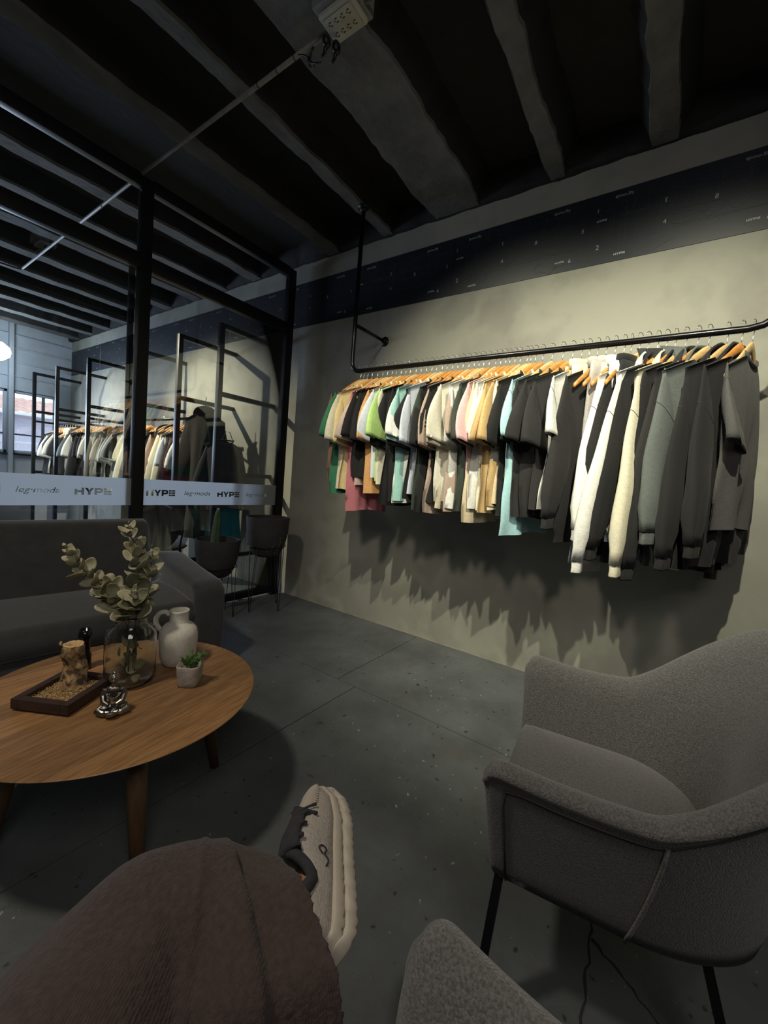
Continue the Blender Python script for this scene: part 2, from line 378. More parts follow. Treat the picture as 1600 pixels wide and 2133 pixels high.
# rough fillet where ceiling meets the plaster wall
V = []; F = []; n = 260
for i in range(n + 1):
    y = FY + (BY - FY) * i / n; e = .010 * noise.noise(Vector((y * 6, 3, 1))) + .006 * noise.noise(Vector((y * 25, 3, 1)))
    V += [(WX, y, HZ + e), (WX - .05 + e, y, HZ + .005), (WX - .075 + e, y, HZ + .16)]
for i in range(n):
    for k in range(2): a = i * 3 + k; F.append((a, a + 3, a + 4, a + 1))
struct('trim_5', mesh('trim', V, F), M['ceiling'], label='rough dark mortar edge where ceiling meets the right wall')
# floor edge: pale mortar line under the plaster wall
V = []; F = []
for i in range(n + 1):
    y = FY + (BY - FY) * i / n; e = .006 * abs(noise.noise(Vector((y * 9, 5, 1)))) + .004
    V += [(WX, y, .006), (WX - e, y, .002)]
for i in range(n): a = 2 * i; F.append((a, a + 2, a + 3, a + 1))
struct('baseboard_right', mesh('baseboard', V, F), mat('pale_mortar', (.22, .18, .13), .9, var=.3, scale=14), label='thin pale mortar line where the plaster wall meets the floor')

# ---------------------------------------------------------------- lettering as polygons
def hype_polys(h=1.0):
    """wide block letters H Y P E, height 1; returns outer loops and holes as closed loops"""
    P = []
    P.append([(0, 0), (.34, 0), (.34, .36), (.86, .36), (.86, 0), (1.2, 0), (1.2, 1), (.86, 1), (.86, .64), (.34, .64), (.34, .8), (.0, .8)])
    x = 1.28; P.append([(x + .43, 0), (x + .77, 0), (x + .77, .38), (x + 1.2, 1), (x + .83, 1), (x + .6, .64), (x + .37, 1), (x, 1), (x + .43, .38)])
    x = 2.56; P.append([(x, 0), (x + .34, 0), (x + .34, .28), (x + .9, .28), (x + 1.12, .44), (x + 1.12, .84), (x + .9, 1), (x, 1)]); P.append([(x + .34, .54), (x + .78, .54), (x + .78, .75), (x + .34, .75)])
    x = 3.80
    for z0, z1 in ((0, .26), (.37, .63), (.74, 1)): P.append([(x, z0), (x + 1.1, z0), (x + 1.1, z1), (x, z1)])
    return [[(a * h, b * h) for a, b in p] for p in P], 4.9 * h
def text_polys(txt, h, shear=.0):
    cu = bpy.data.curves.new('t', 'FONT'); cu.body = txt; cu.size = 1; cu.shear = shear; cu.resolution_u = 3
    o = bpy.data.objects.new('t', cu); C.objects.link(o)
    with bpy.context.temp_override(object=o, active_object=o, selected_objects=[o], selected_editable_objects=[o]):
        for q in bpy.context.view_layer.objects: q.select_set(False)
        o.select_set(True); bpy.context.view_layer.objects.active = o
        bpy.ops.object.convert(target='CURVE')
    P = []
    for s in o.data.splines:
        bp = s.bezier_points; loop = []
        for i in range(len(bp)):
            a, b_ = bp[i], bp[(i + 1) % len(bp)]
            for k in range(3):
                t = k / 3; p = (a.co * (1 - t) ** 3 + a.handle_right * 3 * t * (1 - t) ** 2 + b_.handle_left * 3 * t * t * (1 - t) + b_.co * t ** 3); loop.append((p.x, p.y))
        P.append(loop)
    bpy.data.objects.remove(o)
    xs_ = [p[0] for l in P for p in l]; x0 = min(xs_); sc = h / .7
    P = [[((x - x0) * sc, y * sc) for x, y in l] for l in P]
    return P, (max(xs_) - x0) * sc
LEG, LEGW = text_polys('leg\u00b7moda', 1.0, .25)
HYP, HYPW = hype_polys(1.0)
DIG = {d: text_polys(d, 1.0)[0] for d in '1234568'}
def curve_fill(loops, name, extr=0.0):
    cu = bpy.data.curves.new(name, 'CURVE'); cu.dimensions = '2D'; cu.fill_mode = 'BOTH'; cu.extrude = extr
    for l in loops:
        s = cu.splines.new('POLY'); s.points.add(len(l) - 1)
        for i, (x, y) in enumerate(l): s.points[i].co = (x, y, 0, 1)
        s.use_cyclic_u = True
    o = bpy.data.objects.new('t', cu); C.objects.link(o)
    dg = bpy.context.evaluated_depsgraph_get(); me = bpy.data.meshes.new_from_object(o.evaluated_get(dg)); bpy.data.objects.remove(o); me.name = name
    return me
def place(loops, x, y, sx, sy=None):
    sy = sy or sx
    return [[(x + a * sx, y + b_ * sy) for a, b_ in l] for l in loops]

# pattern-print vinyl band on the wall; one sheet repeats every 0.92 m
bn = empty('wall_banner', (WX - .003, 0, 2.60), 0, 'navy vinyl band printed with garment pattern outlines along the right wall', 'banner')
def sheet_lines(seed):
    rnd = random.Random(seed); V = []; F = []
    def line(P, closed=False):
        P = [Vector(p) for p in P]; 
        if closed: P.append(P[0])
        for a, b_ in zip(P, P[1:]):
            t = (b_ - a); 
            if t.length < 1e-5: continue
            t.normalize(); nn = Vector((-t.y, t.x)) * .0011; k = len(V)
            V.extend([(0, *(a + nn)), (0, *(a - nn)), (0, *(b_ - nn)), (0, *(b_ + nn))]); F.append((k, k + 1, k + 2, k + 3))
    for s in range(17):
        cx, cz = rnd.uniform(.06, .86), rnd.uniform(.05, .35); w_, h_ = rnd.uniform(.03, .13), rnd.uniform(.03, .08)
        kind = rnd.random()
        if kind < .3: P = [(cx - w_, cz - h_), (cx + w_, cz - h_), (cx + w_, cz + h_), (cx - w_, cz + h_)]
        elif kind < .75:
            ph = rnd.random() * 6; P = [(cx + w_ * math.cos(a) * (1 + .2 * math.sin(2 * a + ph)), cz + h_ * math.sin(a) * (1 + .3 * math.sin(3 * a + ph))) for a in [i * PI / 9 for i in range(18)]]
        else: P = [(cx - w_, cz - h_), (cx - w_ * .2, cz - h_ * .8), (cx + w_, cz - h_), (cx + w_ * .6, cz), (cx + w_ * .8, cz + h_), (cx, cz + h_ * .6), (cx - w_ * .8, cz + h_)]
        P = [(min(.915, max(.005, x)), min(.395, max(.006, z))) for x, z in P]; line(P, True)
        if rnd.random() < .6: line([(cx - w_ * .6, cz), (cx + w_ * .6, cz + .01)])
    for z in (.12, .125, .20, .26, .345): line([(rnd.uniform(.02, .2), z), (rnd.uniform(.5, .9), z + rnd.uniform(-.02, .02))])
    for x in (.2, .31, .52, .53, .74): line([(x, rnd.uniform(.04, .1)), (x + .01, rnd.uniform(.3, .38))])
    return mesh('pattern_lines', V, F, False)
SH = .92
sh_box = MB().box((-.001, .001, 0), (.003, SH - .001, .405)).mesh('vinyl_sheet', False)
lines = [sheet_lines(3), sheet_lines(8)]
def wall_text(loops, u, z, sc, flip=True):   # u measured to smaller y (left to right for the viewer), rotated half a turn when flip
    out = []
    for l in loops: out.append([((u - a * sc) if flip else (u + a * sc), (z - b_ * sc) if flip else (z + b_ * sc)) for a, b_ in l])
    return out
letters = []
letters += wall_text(LEG, .20, .372, .018); letters += wall_text(LEG, .78, .372, .018)
letters += place(HYP, .02, .245, .011); letters += place(HYP, .13, .032, .012); letters += place(HYP, .72, .055, .011)
letters += place(DIG['1'], .02, .30, .024); letters += place(DIG['2'], .03, .085, .028); letters += wall_text(DIG['3'], .37, .285, .024)
letters += place(DIG['4'], .36, .145, .024); letters += place(DIG['5'], .86, .205, .024); letters += place(DIG['6'], .80, .045, .024); letters += place(DIG['8'], .58, .21, .024)
lt = curve_fill(letters, 'lettering')
rotw = (PI / 2, 0, -PI / 2)
y0 = .555
for k in range(-4, 10):
    ys = y0 - SH + SH * k
    if ys < FY or ys + SH > BY: continue
    sh = obj('vinyl_sheet', sh_box, M['banner'], bn, loc=(0, ys, 0))
    pl_ = obj('pattern_lines', lines[k % 2], M['print'], sh, loc=(-.0022, 0, 0)); pl_['kind'] = 'stuff'
    le_ = obj('lettering', lt, M['print_white'], sh, loc=(-.0026, SH, 0), rot=rotw); le_['kind'] = 'stuff'

# ---------------------------------------------------------------- glass partition
gp = empty('glass_partition', (1.37, PY, 0), 0, 'black steel framed glass partition with a frosted lettered band', 'partition')
X0 = 1.37
def gpart(name, a, b_, bv=.003): return obj(name, boxm(name, (a[0] - X0, a[1] - PY, a[2]), (b_[0] - X0, b_[1] - PY, b_[2]), bv), M['black'], gp)
for xa, xb in ((-2.62, -2.56), (-1.28, -1.22), (.03, .09), (1.335, 1.41), (2.625, 2.70)): gpart('post', (xa, PY - .03, 0), (xb, PY + .03, 3.09))
gpart('post', (1.300, PY + .032, 0), (1.334, PY + .06, 2.54))
for z0, z1, nm in ((.03, .09, 'bottom_rail'), (2.505, 2.60, 'middle_rail'), (3.02, 3.10, 'top_rail')):
    for xa, xb in ((-2.56, -1.28), (-1.22, .03), (.09, 1.335), (1.41, 2.625)): gpart(nm, (xa, PY - .028, z0), (xb, PY + .028, z1))
gpart('low_rail', (1.41, PY - .02, .425), (2.625, PY + .02, .455))
for xa, xb in ((-2.56, -1.28), (-1.22, .03), (.09, 1.335), (1.41, 2.625)):
    gl = obj('glass_pane', MB().box((xa - X0 - .002, -.003, .09), (xb - X0 + .002, .003, 2.505)).mesh('glass_pane', False), M['pane'], gp)
def film(xa, xb, texts):
    loops = [[(xa, .888), (xb, .888), (xb, 1.076), (xa, 1.076)]]
    for kind, x0, x1, z0, z1 in texts:
        src, wd = (HYP, HYPW) if kind == 'H' else (LEG, LEGW)
        s = (x1 - x0) / wd; loops += place(src, x0, z0, s, (z1 - z0))
    me = curve_fill(loops, 'frosted_band')
    return obj('frosted_band', me, M['frost'], gp, loc=(-X0, -.0045, 0), rot=(PI / 2, 0, 0))
film(1.41, 2.625, [('H', 1.438, 1.650, .956, 1.002), ('L', 1.722, 1.942, .966, 1.000), ('H', 2.007, 2.222, .956, 1.002), ('L', 2.29, 2.515, .966, 1.000)])
film(.09, 1.335, [('L', .16, .40, .966, 1.000), ('H', .455, .65, .956, 1.002), ('L', .715, .925, .966, 1.000), ('H', 1.003, 1.214, .956, 1.002)])
film(-1.22, .03, [('L', -1.1, -.87, .966, 1.000), ('H', -.8, -.59, .956, 1.002), ('L', -.5, -.27, .966, 1.000)])

# ---------------------------------------------------------------- ceiling conduit and outlet box
cd = empty('ceiling_conduit', (1.33, 0, 3.10), 0, 'thin grey conduit pipe running across the ceiling above the table', 'pipe')
obj('pipe', MB().tube([(0, 1.42, 0), (0, 3.0, 0), (.03, 5.75, .0)], .011, 10).mesh('pipe'), M['conduit'], cd)
obj('pipe', MB().tube([(0, .9, 0.01), (0, 1.21, .01)], .011, 10).mesh('pipe'), M['conduit'], cd)
obj('pipe', MB().tube([(.03, 5.75, 0), (0, 5.82, 0), (-.9, 5.9, 0), (-4.3, 5.9, 0)], .011, 10).mesh('pipe'), M['conduit'], cd)
for y in (1.62, 1.74, 1.88, 3.74, 4.86):
    cb = MB().tube([(.0 + .013 * math.cos(a), y, .013 * math.sin(a)) for a in [i * PI / 6 for i in range(12)]], .0022, 6, closed=True)
    obj('cable_tie', cb.mesh('cable_tie'), M['black'], cd)
ob = empty('outlet_box', (1.315, 1.315, 3.12), 0, 'cream plastic four socket outlet box fixed under the ceiling', 'outlet')
obj('back_box', boxm('back_box', (-.085, -.10, -.02), (.075, .10, .055), .006), M['conduit'], ob)
obj('cover', boxm('cover', (-.06, -.085, -.045), (.06, .085, -.021), .008, 3), M['boxplastic'], ob)
fc = obj('socket_plate', boxm('socket_plate', (-.045, -.07, -.050), (.045, .07, -.0455), .003), M['boxplastic'], ob)
for ix in (-.022, .022):
    for iy in (-.048, -.016, .016, .048):
        s = MB()
        for dx in (-.007, .007): s.box((ix + dx - .0015, iy - .006, -.0512), (ix + dx + .0015, iy + .004, -.0502))
        ell(s, (ix, iy + .009, -.0506), (.003, .003, .0008), n=8, m=4)
        obj('socket', s.mesh('socket', False), M['black'], fc)
pl = empty('light_plug', (1.325, 1.395, 3.055), 0, 'black plugs with looped cable hanging from the outlet box', 'plug')
for k, (dx, dy) in enumerate(((-.02, 0.0), (.022, -.018))):
    s = MB(); ell(s, (dx, dy, -.02), (.021, .017, .026)); s.tube([(dx, dy, -.03), (dx + .004, dy + .012, -.06), (dx + .004, dy + .03, -.066)], [.010, .007, .004], 8)
    obj('plug_body', s.mesh('plug_body'), M['black'], pl)
P = catmull([(-.016, .03, -.086), (-.02, .07, -.075), (-.01, .12, -.03), (.0, .10, .02), (.015, .13, .03), (.02, .14, -.02), (.01, .10, -.05), (-.01, .13, -.01), (-.005, .19, .03)], 6)
obj('cable', MB().tube(P, .0035, 6).mesh('cable'), M['black'], pl)
for nm, lb, y in (('spotlight', 'black ceiling spotlight aimed at the clothes, left of the pair', 1.46), ('spotlight', 'black ceiling spotlight aimed at the clothes, right of the pair', -.08)):
    t = empty(nm, (.70, y, 3.04), 0, lb, 'lamp', 'ceiling spotlights')
    dv = Vector((1.9, -.1, -1.75)).normalized()
    hd = MB().tube([Vector((.0, 0, 0)) - dv * .16, Vector((0, 0, 0)) - dv * .03], .045, 18); obj('lamp_head', hd.mesh('lamp_head'), M['black'], t)
    obj('bracket', MB().tube([(-.06, 0, .06), (-.06, 0, .135)], .012, 8).mesh('bracket'), M['black'], t)

# ---------------------------------------------------------------- clothes rails
def flange(mb, c, axis, r=.04):
    a = Vector(axis); mb.tube([Vector(c), Vector(c) + a * .008], r, 20); mb.tube([Vector(c) + a * .008, Vector(c) + a * .03], r * .55, 14)
RX, RZ = 2.38, 1.995
ra = empty('clothes_rail', (RX, .9, RZ), 0, 'black steel pipe rail carrying the long row of T-shirts and hoodies', 'clothes rail')
P = [(0, 1.145, 3.135 - RZ), (0, 1.145, .2), (0, 1.145, .07)] + [(0, 1.145 - .07 + .07 * math.cos(a), .07 - .07 * math.sin(a)) for a in (PI / 8, PI / 4, 3 * PI / 8)] + [(0, 1.075, 0), (0, -1.10, -.006)] + [(0, -1.10 - .13 * math.sin(a), .124 - .13 * math.cos(a)) for a in (PI / 8, PI / 4, 3 * PI / 8, PI / 2)] + [(0, -1.23, .7), (0, -1.23, 3.135 - RZ)]
obj('pipe', MB().tube(P, .0155, 14, up=(1, 0, 0)).mesh('pipe'), M['blackgloss'], ra)
for y, z in ((1.145, .345), (-1.165 - .065, .335)):
    s = MB(); s.tube([(0, y, z), (WX - RX - .006, y, z)], .0125, 12); obj('wall_bracket', s.mesh('wall_bracket'), M['blackgloss'], ra)
    s = MB(); flange(s, (WX - RX - .001, y, z), (-1, 0, 0), .038); obj('flange', s.mesh('flange'), M['black'], ra)
for y in (1.145, -1.23):
    s = MB(); flange(s, (0, y, 3.145 - RZ + .028), (0, 0, -1), .042); obj('flange', s.mesh('flange'), M['black'], ra)

# hangers --------------------------------------------------------
def hook_mesh():
    P = [(.0, .0, -.118), (0, 0, -.075), (.004, 0, -.055), (.018, 0, -.036)]
    P += [(.0185 * math.cos(a), 0, -.0145 + .0185 * math.sin(a) + .0) for a in [(-30 + 30 * i) * PI / 180 for i in range(8)]]
    return MB().tube([(p[0], p[1], p[2] + .0145) for p in P], .0016, 6, up=(0, 1, 0)).mesh('hook')
HOOK = hook_mesh()
def hanger_body():
    s = MB(); P = []; r = []
    for i in range(-10, 11):
        u = i / 10; P.append((u * .215, .02 * abs(u) ** 2, -.100 - .165 * abs(u) ** 1.2)); r.append(.025 - .012 * abs(u) ** 1.5)
    V = []; F = []; n = 10
    for (x, y, z), rr in zip(P, r):
        for k in range(n):
            a = 2 * PI * k / n; V.append((x, y + .0065 * math.cos(a), z + rr * math.sin(a)))
    for i in range(len(P) - 1):
        for k in range(n): F.append((i * n + k, i * n + (k + 1) % n, (i + 1) * n + (k + 1) % n, (i + 1) * n + k))
    F += [tuple(range(n))[::-1], tuple((len(P) - 1) * n + k for k in range(n))]
    return mesh('wooden_bar', V, F)
HBODY = hanger_body()
def hanger(loc, rz, label, group, m='hangerA', low=False):
    h = empty('hanger', loc, rz, label, 'hanger', group)
    obj('hook', HOOK, M['chrome'], h); obj('wooden_bar', HBODY, M[m], h)
    return h

# garments -------------------------------------------------------
CL = {}
def cloth(name, col, rough=.92, var=.07):
    if name not in CL: CL[name] = mat(name.replace(' ', '_') + '_cotton', col, rough, var=var, scale=60, bump=.22, bscale=240, sheen=.04)
    return CL[name]
def body_mesh(W, L, seed, amp, nu=22, nv=20, neck=.085, flare=0.0, rib=False):
    rnd = random.Random(seed); ph = rnd.random() * 6; ph2 = rnd.random() * 6; k1 = rnd.uniform(4.5, 7); V = []; F = []
    def pt(u, v, side):
        au = abs(u)
        zt = -.130 - .098 * au ** 1.3
        if au < neck / W:
            q = au * W / neck; zt -= (.060 if side < 0 else .018) * (1 - q * q)
        zb = -.130 - L + .012 * math.sin(2.2 * u + ph)
        z = zt + (zb - zt) * v
        hw = W * (1 - .10 * math.sin(PI * min(1, v * 1.2)) * .6 + flare * v) - .012 * math.sin(5 * v + ph)
        if v > .30: hw -= .02 * min(1, (v - .3) * 4)
        th = .011 + (.024 * (1 - au ** 2) + .008) * (1 - math.exp(-6 * v)) * (1.0 - .2 * v)
        th *= (1 - au ** 6)
        f = amp * v ** .8 * (math.sin(k1 * u + ph) + .5 * math.sin(2.3 * k1 * u + ph2 + 1.5 * v)) + .004 * math.sin(9 * v + 5 * u + ph2) * v
        if rib and v > .93: hw *= .93; th *= .8
        return (u * hw, side * th + f + .02 * au ** 2 * (1 - v) + .012 * v * noise.noise(Vector((u * 2.2, z * 6, seed * 3.1 + side * .15))), z)
    for side in (-1, 1):
        for j in range(nv + 1):
            for i in range(nu + 1): V.append(pt(-1 + 2 * i / nu, (j / nv), side))
    S = (nu + 1) * (nv + 1)
    for s in (0, 1):
        for j in range(nv):
            for i in range(nu):
                a = s * S + j * (nu + 1) + i; f = (a, a + 1, a + nu + 2, a + nu + 1); F.append(f if s else f[::-1])
    for j in range(nv):
        for i in (0, nu): a = j * (nu + 1) + i; b_ = a + nu + 1; f = (a, b_, b_ + S, a + S); F.append(f if i else f[::-1])
    for i in range(nu):
        if abs(-1 + 2 * (i + .5) / nu) * W > neck: F.append((i, i + S, i + 1 + S, i + 1))
    return mesh('body', V, F)
SLR = {}
def sleeve_mesh(W, sl, seed, kind, sgn, n=16, m=14):
    rnd = random.Random(seed * 7 + (1 if sgn > 0 else 5)); ph = rnd.random() * 6; V = []; F = []
    out = rnd.uniform(.05, .14) if kind == 'tee' else rnd.uniform(.07, .15); sw = rnd.uniform(-.035, .035)
    for j in range(m + 1):
        t = j / m
        O = np.array([W - .015 + out * math.sin(t * PI / 2), 0, -.212 - (sl - .02) * t])
        if kind == 'tee': I = np.array([W - .045 - .095 * t, 0, -.405 - (sl - .165) * t])
        else:
            w_ = .225 - .125 * min(1, t * 1.02) ** 1.1; I = np.array([O[0] - w_, 0, -.42 - (sl - .235) * t])
            if t > .9: I[0] += .008; O[0] -= .008
        c = (O + I) / 2; a = (O - I) / 2
        th = (.008 + .020 * math.sin(min(1, t * 1.6) * PI / 2)) if kind == 'tee' else (.012 + .026 * math.sin(min(1, t * 1.4) * PI / 2))
        if kind != 'tee' and t > .9: th *= .72
        yy = .018 * math.sin(3 * t + ph) * t + sw * t + .018 * (1 - t)
        z_ = c[2]
        for k in range(n):
            q = 2 * PI * k / n; w_ = .006 * t * math.sin(3 * q + ph + 4 * t) + (.0025 * math.sin(14 * t + ph) if kind != 'tee' else 0)
            p = c + a * math.cos(q); V.append((sgn * (p[0]), th * math.sin(q) * (.85 + .15 * math.cos(q)) + yy + w_ + (.009 if kind == 'tee' else .006) * t * noise.noise(Vector((k * .6, z_ * 6, seed * 1.7))), p[2]))
    for j in range(m):
        for k in range(n):
            f = (j * n + k, j * n + (k + 1) % n, (j + 1) * n + (k + 1) % n, (j + 1) * n + k); F.append(f if sgn < 0 else f[::-1])
    SLR['seam'] = [V[3 * n + k] for k in range(n)]; SLR['end'] = [V[m * n + k] for k in range(n)]
    # hem turned inward so that the opening reads as a dark hollow
    b0 = m * n; cx = np.mean([V[b0 + k] for k in range(n)], axis=0); k0 = len(V)
    for k in range(n): p = cx + (np.array(V[b0 + k]) - cx) * .93; V.append(tuple(p))
    for k in range(n): p = cx + (np.array(V[b0 + k]) - cx) * .72 + np.array([0, 0, .022]); V.append(tuple(p))
    for r0, r1 in ((b0, k0), (k0, k0 + n)):
        for k in range(n):
            f = (r0 + k, r0 + (k + 1) % n, r1 + (k + 1) % n, r1 + k); F.append(f if sgn < 0 else f[::-1])
    F.append(tuple(k0 + n + k for k in range(n)))
    return mesh('sleeve', V, F)
def collar_mesh(neck=.088):
    P = []
    for i in range(24):
        a = 2 * PI * i / 24; x = neck * math.cos(a); y = .012 * math.sin(a) * 1.0
        z = -.132 - .010 * abs(math.cos(a)) - (.052 if y < 0 else .010) * abs(math.sin(a)) ** 1.2
        P.append((x, y + (-.004 if y < 0 else .004), z))
    return MB().tube(P, .0085, 6, closed=True, flat=.5, up=(0, 0, 1)).mesh('collar')
COLLAR = collar_mesh()
def hood_mesh(seed):
    rnd = random.Random(seed); s = MB(); ph = rnd.random() * 5
    V = []; F = []; n = 18; m = 10
    for j in range(m + 1):
        v = j / m; r = .115 - .02 * v
        for i in range(n + 1):
            a = PI * (-.12 + 1.24 * i / n)
            V.append((r * math.cos(a) * (1 - .15 * v), .020 + (.055 * math.sin(PI * v)) * (.4 + .6 * max(0, math.sin(a))) + .006 * math.sin(4 * a + ph) + .02 * (1 - v) * -1, -.165 + .085 * max(-.3, math.sin(a)) - .165 * v * max(0, math.sin(a)) - .03 * v))
    for j in range(m):
        for i in range(n): a = j * (n + 1) + i; F.append((a, a + 1, a + n + 2, a + n + 1))
    me = mesh('hood', V, F)
    bm = bmesh.new(); bm.from_mesh(me); bmesh.ops.solidify(bm, geom=bm.faces[:], thickness=.009); bm.to_mesh(me); bm.free(); me.polygons.foreach_set('use_smooth', [True] * len(me.polygons))
    return me
def trouser_mesh(L, seed, Wt=.16):
    """trousers folded flat in half and hung from the waist; two legs one in front of the other"""
    rnd = random.Random(seed); ph = rnd.random() * 6; V = []; F = []; n = 18; m = 18
    for j in range(m + 1):
        t = j / m; hw = Wt * (1 - .42 * t) if t > .08 else Wt * .95
        for k in range(n):
            q = 2 * PI * k / n
            V.append((hw * math.cos(q) + .02 * math.sin(2.5 * t + ph), .030 * math.sin(q) * (1 + .25 * math.sin(3 * q + ph)) + .012 * math.sin(6 * t + ph), -.06 - L * t))
    for j in range(m):
        for k in range(n): F.append((j * n + k, j * n + (k + 1) % n, (j + 1) * n + (k + 1) % n, (j + 1) * n + k))
    F.append(tuple(range(n))[::-1]); F.append(tuple(m * n + k for k in range(n)))
    return mesh('leg', V, F)
SEAMM = mat('seam_stitch', (.03, .03, .03), .9)  # dark colour of the sleeve seam lines
WORD = {'tee': 'T-shirt', 'long': 'long sleeved shirt', 'hoodie': 'hoodie', 'pants': 'sweatpants'}
NAME = {'tee': 't_shirt', 'long': 'sweatshirt', 'hoodie': 'hoodie', 'pants': 'sweatpants'}
CAT = {'tee': 'T-shirt', 'long': 'sweatshirt', 'hoodie': 'hoodie', 'pants': 'sweatpants'}
def garment(kind, loc, rz, m, label, group, L=.82, W=.235, amp=.02, seed=1, detail=1.0):
    g_ = empty(NAME[kind], loc, rz, label, CAT[kind], group)
    nu, nv = int(22 * detail), int(20 * detail)
    if kind == 'pants':
        for k, dy in enumerate((-.022, .022)):
            obj('leg', trouser_mesh(L - .03 * k, seed + k * 11), m, g_, loc=(.01 * k, dy, -.085))
        s = MB(); V = []
        s.tube([(0, 0, -.112), (0, 0, -.13), (0, 0, -.158)], [.135, .138, .13], 20, flat=.36, up=(1, 0, 0)); obj('waistband', s.mesh('waistband'), m, g_)
        return g_
    sl = {'tee': .355, 'long': .78, 'hoodie': .84}[kind]
    sl *= random.Random(seed).uniform(.88, 1.10)
    obj('body', body_mesh(W, L, seed, amp, nu, nv, rib=kind != 'tee'), m, g_)
    for sg in (-1, 1):
        o = obj('sleeve', sleeve_mesh(W, sl, seed, kind, sg, n=int(16 * detail), m=int(14 * detail)), m, g_)
        if detail >= 1 and loc[1] < .72:
            obj('seam', MB().tube(SLR['seam'], .0016, 5, closed=True).mesh('seam'), SEAMM, g_)
        if kind != 'tee' and detail >= 1:
            e = [np.array(v) for v in SLR['end']]; c = sum(e) / len(e); V = []; F = []; n = len(e)
            for f_, dz in ((.80, .012), (.86, -.004), (.80, -.030), (.84, -.052), (.78, -.058), (.55, -.050)):
                for k, v in enumerate(e): q = c + (v - c) * f_ * (1 + .03 * math.cos(k * PI)); V.append((q[0], q[1], q[2] + dz))
            for j in range(5):
                for k in range(n): f = (j * n + k, j * n + (k + 1) % n, (j + 1) * n + (k + 1) % n, (j + 1) * n + k); F.append(f if sg < 0 else f[::-1])
            F.append(tuple(5 * n + k for k in range(n)))
            obj('cuff', mesh('cuff', V, F), m, g_)
    if kind == 'hoodie': obj('hood', hood_mesh(seed), m, g_)
    else: obj('collar', COLLAR, m, g_)
    return g_
col = {
 'forest green': (.035, .17, .085), 'cream': (.62, .58, .44), 'pale yellow': (.68, .56, .28), 'dusty pink': (.50, .17, .20), 'blush beige': (.55, .42, .37), 'black': (.0072, .0072, .0078),
 'peach orange': (.62, .33, .13), 'icy white': (.60, .65, .74), 'lime green': (.45, .66, .22), 'aqua': (.30, .55, .50), 'white': (.70, .70, .66), 'dark green': (.028, .040, .028),
 'off-white': (.62, .60, .50), 'stone': (.50, .45, .34), 'taupe': (.38, .29, .235), 'soft pink': (.68, .42, .44), 'sand': (.56, .47, .32), 'golden tan': (.50, .34, .15), 'beige': (.56, .48, .32),
 'sky blue': (.36, .60, .64), 'charcoal': (.014, .0138, .014), 'light grey': (.40, .38, .36), 'warm grey': (.46, .42, .39), 'slate grey': (.095, .108, .104), 'washed grey': (.060, .058, .056), 'brown': (.18, .09, .06), 'bone': (.66, .63, .50), 'ink black': (.006, .006, .0065)}
# (pixel-free) front rail, listed from the far end: kind, colour, y on the rail, turn in degrees, length
FR = [('tee', 'brown', 1.955, 24, .80), ('tee', 'forest green', 1.925, 20, .92), ('tee', 'cream', 1.89, 18, .84), ('tee', 'pale yellow', 1.85, 16, .86), ('tee', 'dusty pink', 1.80, 10, .98),
 ('tee', 'black', 1.755, 12, .80), ('tee', 'blush beige', 1.715, 20, .80), ('tee', 'ink black', 1.675, 16, .82), ('tee', 'peach orange', 1.64, 14, .88), ('tee', 'icy white', 1.60, 18, .80), ('tee', 'lime green', 1.56, 16, .80),
 ('tee', 'bone', 1.525, 14, .80), ('tee', 'black', 1.48, 16, .90), ('tee', 'ink black', 1.44, 14, .92), ('tee', 'aqua', 1.40, 20, .92), ('tee', 'white', 1.36, 18, .92), ('tee', 'icy white', 1.325, 14, .90),
 ('tee', 'black', 1.285, 18, .92), ('tee', 'dark green', 1.25, 16, .92), ('tee', 'black', 1.21, 16, .94), ('tee', 'taupe', 1.175, 12, .92), ('tee', 'ink black', 1.14, 18, .92), ('tee', 'off-white', 1.10, 20, .92),
 ('tee', 'stone', 1.065, 18, .95), ('tee', 'white', 1.035, 14, .90), ('tee', 'taupe', 1.005, 20, .93), ('tee', 'dark green', .97, 18, .95), ('tee', 'soft pink', .93, 16, .95), ('tee', 'sand', .90, 16, .95), ('tee', 'white', .87, 16, .92),
 ('tee', 'golden tan', .845, 12, .95), ('tee', 'bone', .815, 18, .92), ('tee', 'golden tan', .785, 16, .92), ('tee', 'off-white', .745, 24, .90), ('tee', 'black', .725, 8, .92), ('tee', 'beige', .70, 28, .90), ('tee', 'sky blue', .66, 22, 1.0),
 ('tee', 'charcoal', .61, 26, .96), ('tee', 'charcoal', .555, 24, .93), ('tee', 'charcoal', .505, 26, .92), ('tee', 'white', .46, 22, .88), ('pants', 'cream', .425, 18, .80), ('long', 'charcoal', .385, 28, .98), ('pants', 'light grey', .345, 20, 1.12),
 ('pants', 'warm grey', .305, 20, 1.05), ('pants', 'white', .265, 20, .95), ('pants', 'black', .235, 20, 1.10), ('long', 'white', .20, 30, .96), ('long', 'black', .165, 28, .92), ('hoodie', 'white', .125, 28, .94),
 ('hoodie', 'black', .09, 30, .96), ('hoodie', 'cream', .055, 30, .90), ('hoodie', 'black', .015, 30, .96), ('hoodie', 'charcoal', -.03, 34, .96), ('hoodie', 'slate grey', -.07, 32, .98), ('hoodie', 'black', -.135, 32, 1.0),
 ('hoodie', 'ink black', -.185, 30, .98), ('tee', 'washed grey', -.222, 20, .90)]
ART = lambda k: {'tee': 'T-shirt', 'long': 'sweatshirt', 'hoodie': 'hoodie', 'pants': 'sweatpants'}[k]
used = set()
